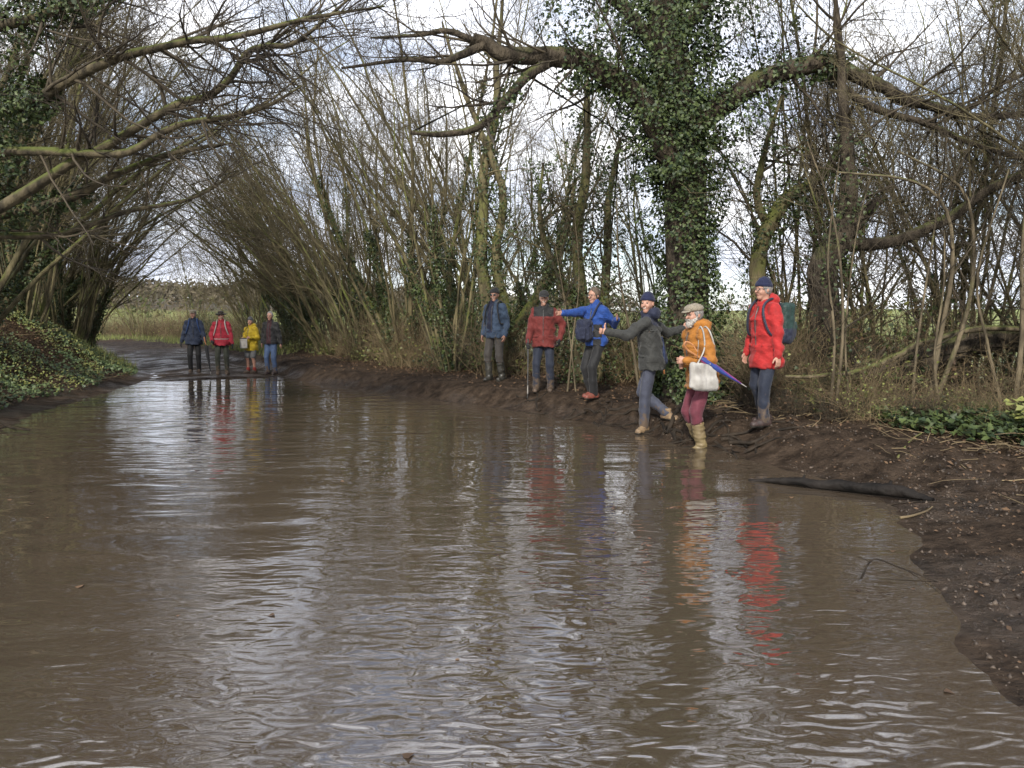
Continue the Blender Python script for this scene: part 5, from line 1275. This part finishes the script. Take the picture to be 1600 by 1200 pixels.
# canvas tote at his hip
cen = q['Hc'] + X * (.19 * 1.1 + .075) + Y * .17 - UP * .0
g = Field(cen - .4, cen + .4, .011); g.box(cen + UP * .02, unit(Y + UP * .06), X, unit(UP - Y * .06), .175, .030, .145, .022, .01); g.box(cen - UP * .07 - Y * .03, Y, X, UP, .16, .055, .075, .04, .05); g.ruffle(.016, .30, 5, .5); g.ruffle(.004, .07, 2, .5)
o = skin_obj("tote_bag", g, [canvas], None); o.location = tuple(q['loc']); tag(o, "white canvas tote bag hanging at the hip of the mustard coat", "bag")
for off, m2 in ((.10, canvas), (-.07, canvas)):
    pts = [cen + Y * off + UP * .15 + X * .02, q['Cc'] + X * .262 + Y * (off * .8) - UP * .05, q['SH'][0] + X * .085 + Y * off * .55 + UP * .02, q['SH'][0] + X * .0 + Y * off * .4 + UP * .098, q['SH'][0] - X * .05 + Y * off * .3 + UP * .075]
    P, R = resample(np.array(pts), np.full(5, .0095), 22); g = Geo(); g.tubes(P, R, 6, cap=True); obj("handle", g.mesh("handle", [canvas]), o)
def folded_umbrella(label, tip, top, mats, handle, r=.035, crook=True, crookdir=None):
    """rolled umbrella from its tip to the start of the handle, pleated cover, shaft and handle"""
    tip = V3(*tip); top = V3(*top); ax = unit(top - tip); L = np.linalg.norm(top - tip)
    a = unit(np.cross(ax, V3(.3, .9, .1))); b_ = np.cross(ax, a); n_, sd_ = 18, 24
    V = []; 
    for i in range(n_):
        t = i / (n_ - 1); rad = (.006 + (r - .006) * min(1, t * 1.25) ** .8) * (1 - .75 * max(0, (t - .93) / .07)) ; 
        for j in range(sd_):
            an = 2 * PI * j / sd_ + t * 1.4; rr = rad * (1 + .16 * math.cos(8 * an)); V.append(ax * L * t + (a * math.cos(an) + b_ * math.sin(an)) * rr)
    F_ = []; mi = []
    for i in range(n_ - 1):
        for j in range(sd_):
            F_.append((i * sd_ + j, i * sd_ + (j + 1) % sd_, (i + 1) * sd_ + (j + 1) % sd_, (i + 1) * sd_ + j)); mi.append((j * 8 // sd_) % len(mats))
    o = empty("umbrella", tuple(tip)); tag(o, label, "umbrella")
    obj("cover", mesh_np("cover", np.array(V), [np.array(F_)], True, mats, mi), o)
    tube_obj("ferrule", [-ax * .07, -ax * .03, ax * .02], [.004, .005, .008], canvas, o, 8)
    cd = crookdir if crookdir is not None else UP
    e = ax * L
    if crook: pts = [e - ax * .05, e + ax * .08, e + ax * .15, e + ax * .20 + cd * .015, e + ax * .225 + cd * .05, e + ax * .205 + cd * .085, e + ax * .16 + cd * .095, e + ax * .12 + cd * .092]
    else: pts = [e - ax * .04, e + ax * .04, e + ax * .12]
    tube_obj("handle", pts, .012, handle, o, 8, 30)
    return o
ub = cloth('umbrella_blue', (0.035, 0.075, 0.34), .5); up_ = cloth('umbrella_purple', (0.16, 0.05, 0.30), .5); upk = cloth('umbrella_pink', (0.42, 0.06, 0.20), .5)
hw = p5['WR'][0] + p5['loc'] + V3(-.03, -.02, -.05)
folded_umbrella("rolled blue, purple and pink umbrella tucked under the mustard sleeve", (2.68, 8.95, .77), (2.17, 8.90, 1.08), [ub, ub, up_, upk], M['woodhandle'], .036, True, V3(.2, 0, .9))
# blue umbrella hanging from the braced arm
aw = p4['EL'][1] * .42 + p4['WR'][1] * .58 + p4['loc'] + V3(-.21, -.05, -.05)
folded_umbrella("short navy umbrella hanging by its tip with wooden handle below the braced charcoal arm", (aw[0], aw[1] - .03, aw[2] - .03), (aw[0] + .03, aw[1] - .03, aw[2] - .43), [dkblue, navyy], M['woodhandle'], .055, False)
# 6 red parka
p6 = person("person in long scarlet coat and navy beanie carrying a dark green backpack", 2.99, 9.05, gz(2.99, 9.05), .975, (-.88, -.42), (-.94, -.36, -.02), "coat", [red], "jeans", dkjean, 'boot', dkboot,
    feet=((.09, .10, 0), (-.10, -.10, gz(3.09, 9.15) - gz(2.99, 9.05))), lean=(-.03, 0), hat='beanie', hatmat=navyhat, glasses='clear', mouth='none', hem=.70, bulk=1.10, hood=1.1, hair=M['greyhair'], hands=((.05, -.27, .80), None), group=WG)
back_pack("backpack", "dark green and navy backpack on the back of the scarlet coat", p6, [packgreen, packblue], .15, .24, .10, zone=lambda d: (d[:, 2] < -.06).astype(int))
# far walkers
f1 = person("person in navy waxed coat and flat cap at the far edge of the water", -8.97, 21.75, gz(-8.97, 21.75), 1.0, (.30, -1), (.2, -1, .05), "coat", [farnavy], "trousers", M['black'], 'boot', M['mudboot'], feet=((.11, .02, 0), (-.11, .03, 0)),
    hat='flatcap', hatmat=tweed, gloves=(True, True), mouth='none', hem=.80, bulk=1.18, hair=M['greyhair'], hands=((.34, -.06, .86), (-.34, -.08, .80)), fine=False, group=FW)
back_pack("backpack", "blue rucksack worn over the navy waxed coat", f1, [cloth('rucksack_blue', (0.03, 0.08, 0.25))], .15, .2, .08)
f2 = person("person in crimson jacket and brown brimmed hat at the far edge of the water", -8.0, 21.25, gz(-8.0, 21.25), .99, (.25, -1), (.25, -1, -.05), "jacket", [crimson], "overtrousers", [oliveg], 'boot', M['mudboot'], feet=((.12, -.0, 0), (-.11, .04, 0)),
    hat='brim', hatmat=brownhat, gloves=(True, True), mouth='smile', hem=.82, bulk=1.18, hands=((.31, -.05, .84), (-.19, -.22, .95)), hpose=('relaxed', 'grip'), fine=False, group=FW)
back_pack("backpack", "dark rucksack with pale straps over the crimson jacket", f2, [M['black'], canvas], .15, .22, .09, zone=lambda d: np.zeros(len(d), int))
for k in (1,):
    P = []
    for t_ in np.linspace(0, 1, 25):
        a_ = t_ * 2 * PI; P.append(f2['Hc'] + UP * .07 + f2['l'] * math.cos(a_) * .222 + f2['f'] * math.sin(a_) * .176)
    tube_obj("waist_strap", P, .011, canvas, f2['jacket'], 6, 40)
hw = f2['WR'][1] + f2['loc']
folded_umbrella("long black rolled umbrella held point down beside the crimson jacket", (hw[0] - .02, hw[1] - .10, gz(hw[0] - .02, hw[1] - .1) + .07), (hw[0] - .14, hw[1] - .06, hw[2] - .12), [M['black']], M['woodhandle'], .045, True, V3(.2, -.9, 0))
f3 = person("person in yellow coat, grey beanie and shorts at the far edge of the water", -7.42, 21.95, gz(-7.42, 21.95), .90, (-.35, -1), (-.15, -1, 0), "coat", [yellow], "shorts", khaki, 'boot', M['mudboot'], feet=((.09, -.0, 0), (-.09, .05, 0)),
    hat='beanie', hatmat=greyhat, mouth='smile', hem=.72, bulk=1.12, hood=1.0, shorts=True, sock=(sockr, .07), hair=M['greyhair'], hands=((.05, -.24, 1.02), (-.18, -.20, 1.0)), hpose=('grip', 'grip'), fine=False, group=FW)
g = Field((-.2, -.2, -.3), (.2, .2, .2), .01); g.box((0, 0, -.06), V3(1, 0, 0), V3(0, 1, 0), UP, .105, .008, .145, .006, .002); mc = f3['WR'][1] + f3['loc'] + V3(.06, -.10, -.07)
o = skin_obj("map_case", g, [canvas], None); o.location = tuple(mc); tag(o, "white map case hanging in front of the yellow coat", "map case")
tube_obj("cord", [V3(-.07, 0, .08), V3(-.03, .04, .22), f3['Sc'] + f3['loc'] - mc + V3(-.06, -.10, .02), f3['Sc'] + f3['loc'] - mc + V3(-.08, 0, .09)], .006, M['black'], o, 5)
g = Geo(); g.tubes(*[a[None] for a in resample(np.array([(-.1, -.002, .075), (.1, -.002, .075)]), [.014, .014], 4)], 6, cap=True); obj("clip", g.mesh("clip", [navyy]), o)
f4 = person("grey-haired person in open black jacket and blue jeans at the far edge of the water", -6.83, 21.85, gz(-6.83, 21.85), 1.01, (-.12, -1), (-.05, -1, 0), "jacket", [M['black'], cloth('burgundy_jumper', (0.05, 0.012, 0.018))], "jeans", jean, 'boot', dkboot, feet=((.10, -.0, 0), (-.09, .05, 0)),
    hair=M['greyhair'], glasses='clear', mouth='none', hem=.86, bulk=1.06, hands=((.31, -.10, .86), None), fine=False, group=FW,
    jzone=lambda cn, q: ((np.abs((cn - q['Sc']) @ q['l']) < .062) & ((cn - q['Sc']) @ q['f'] > .03)).astype(int))
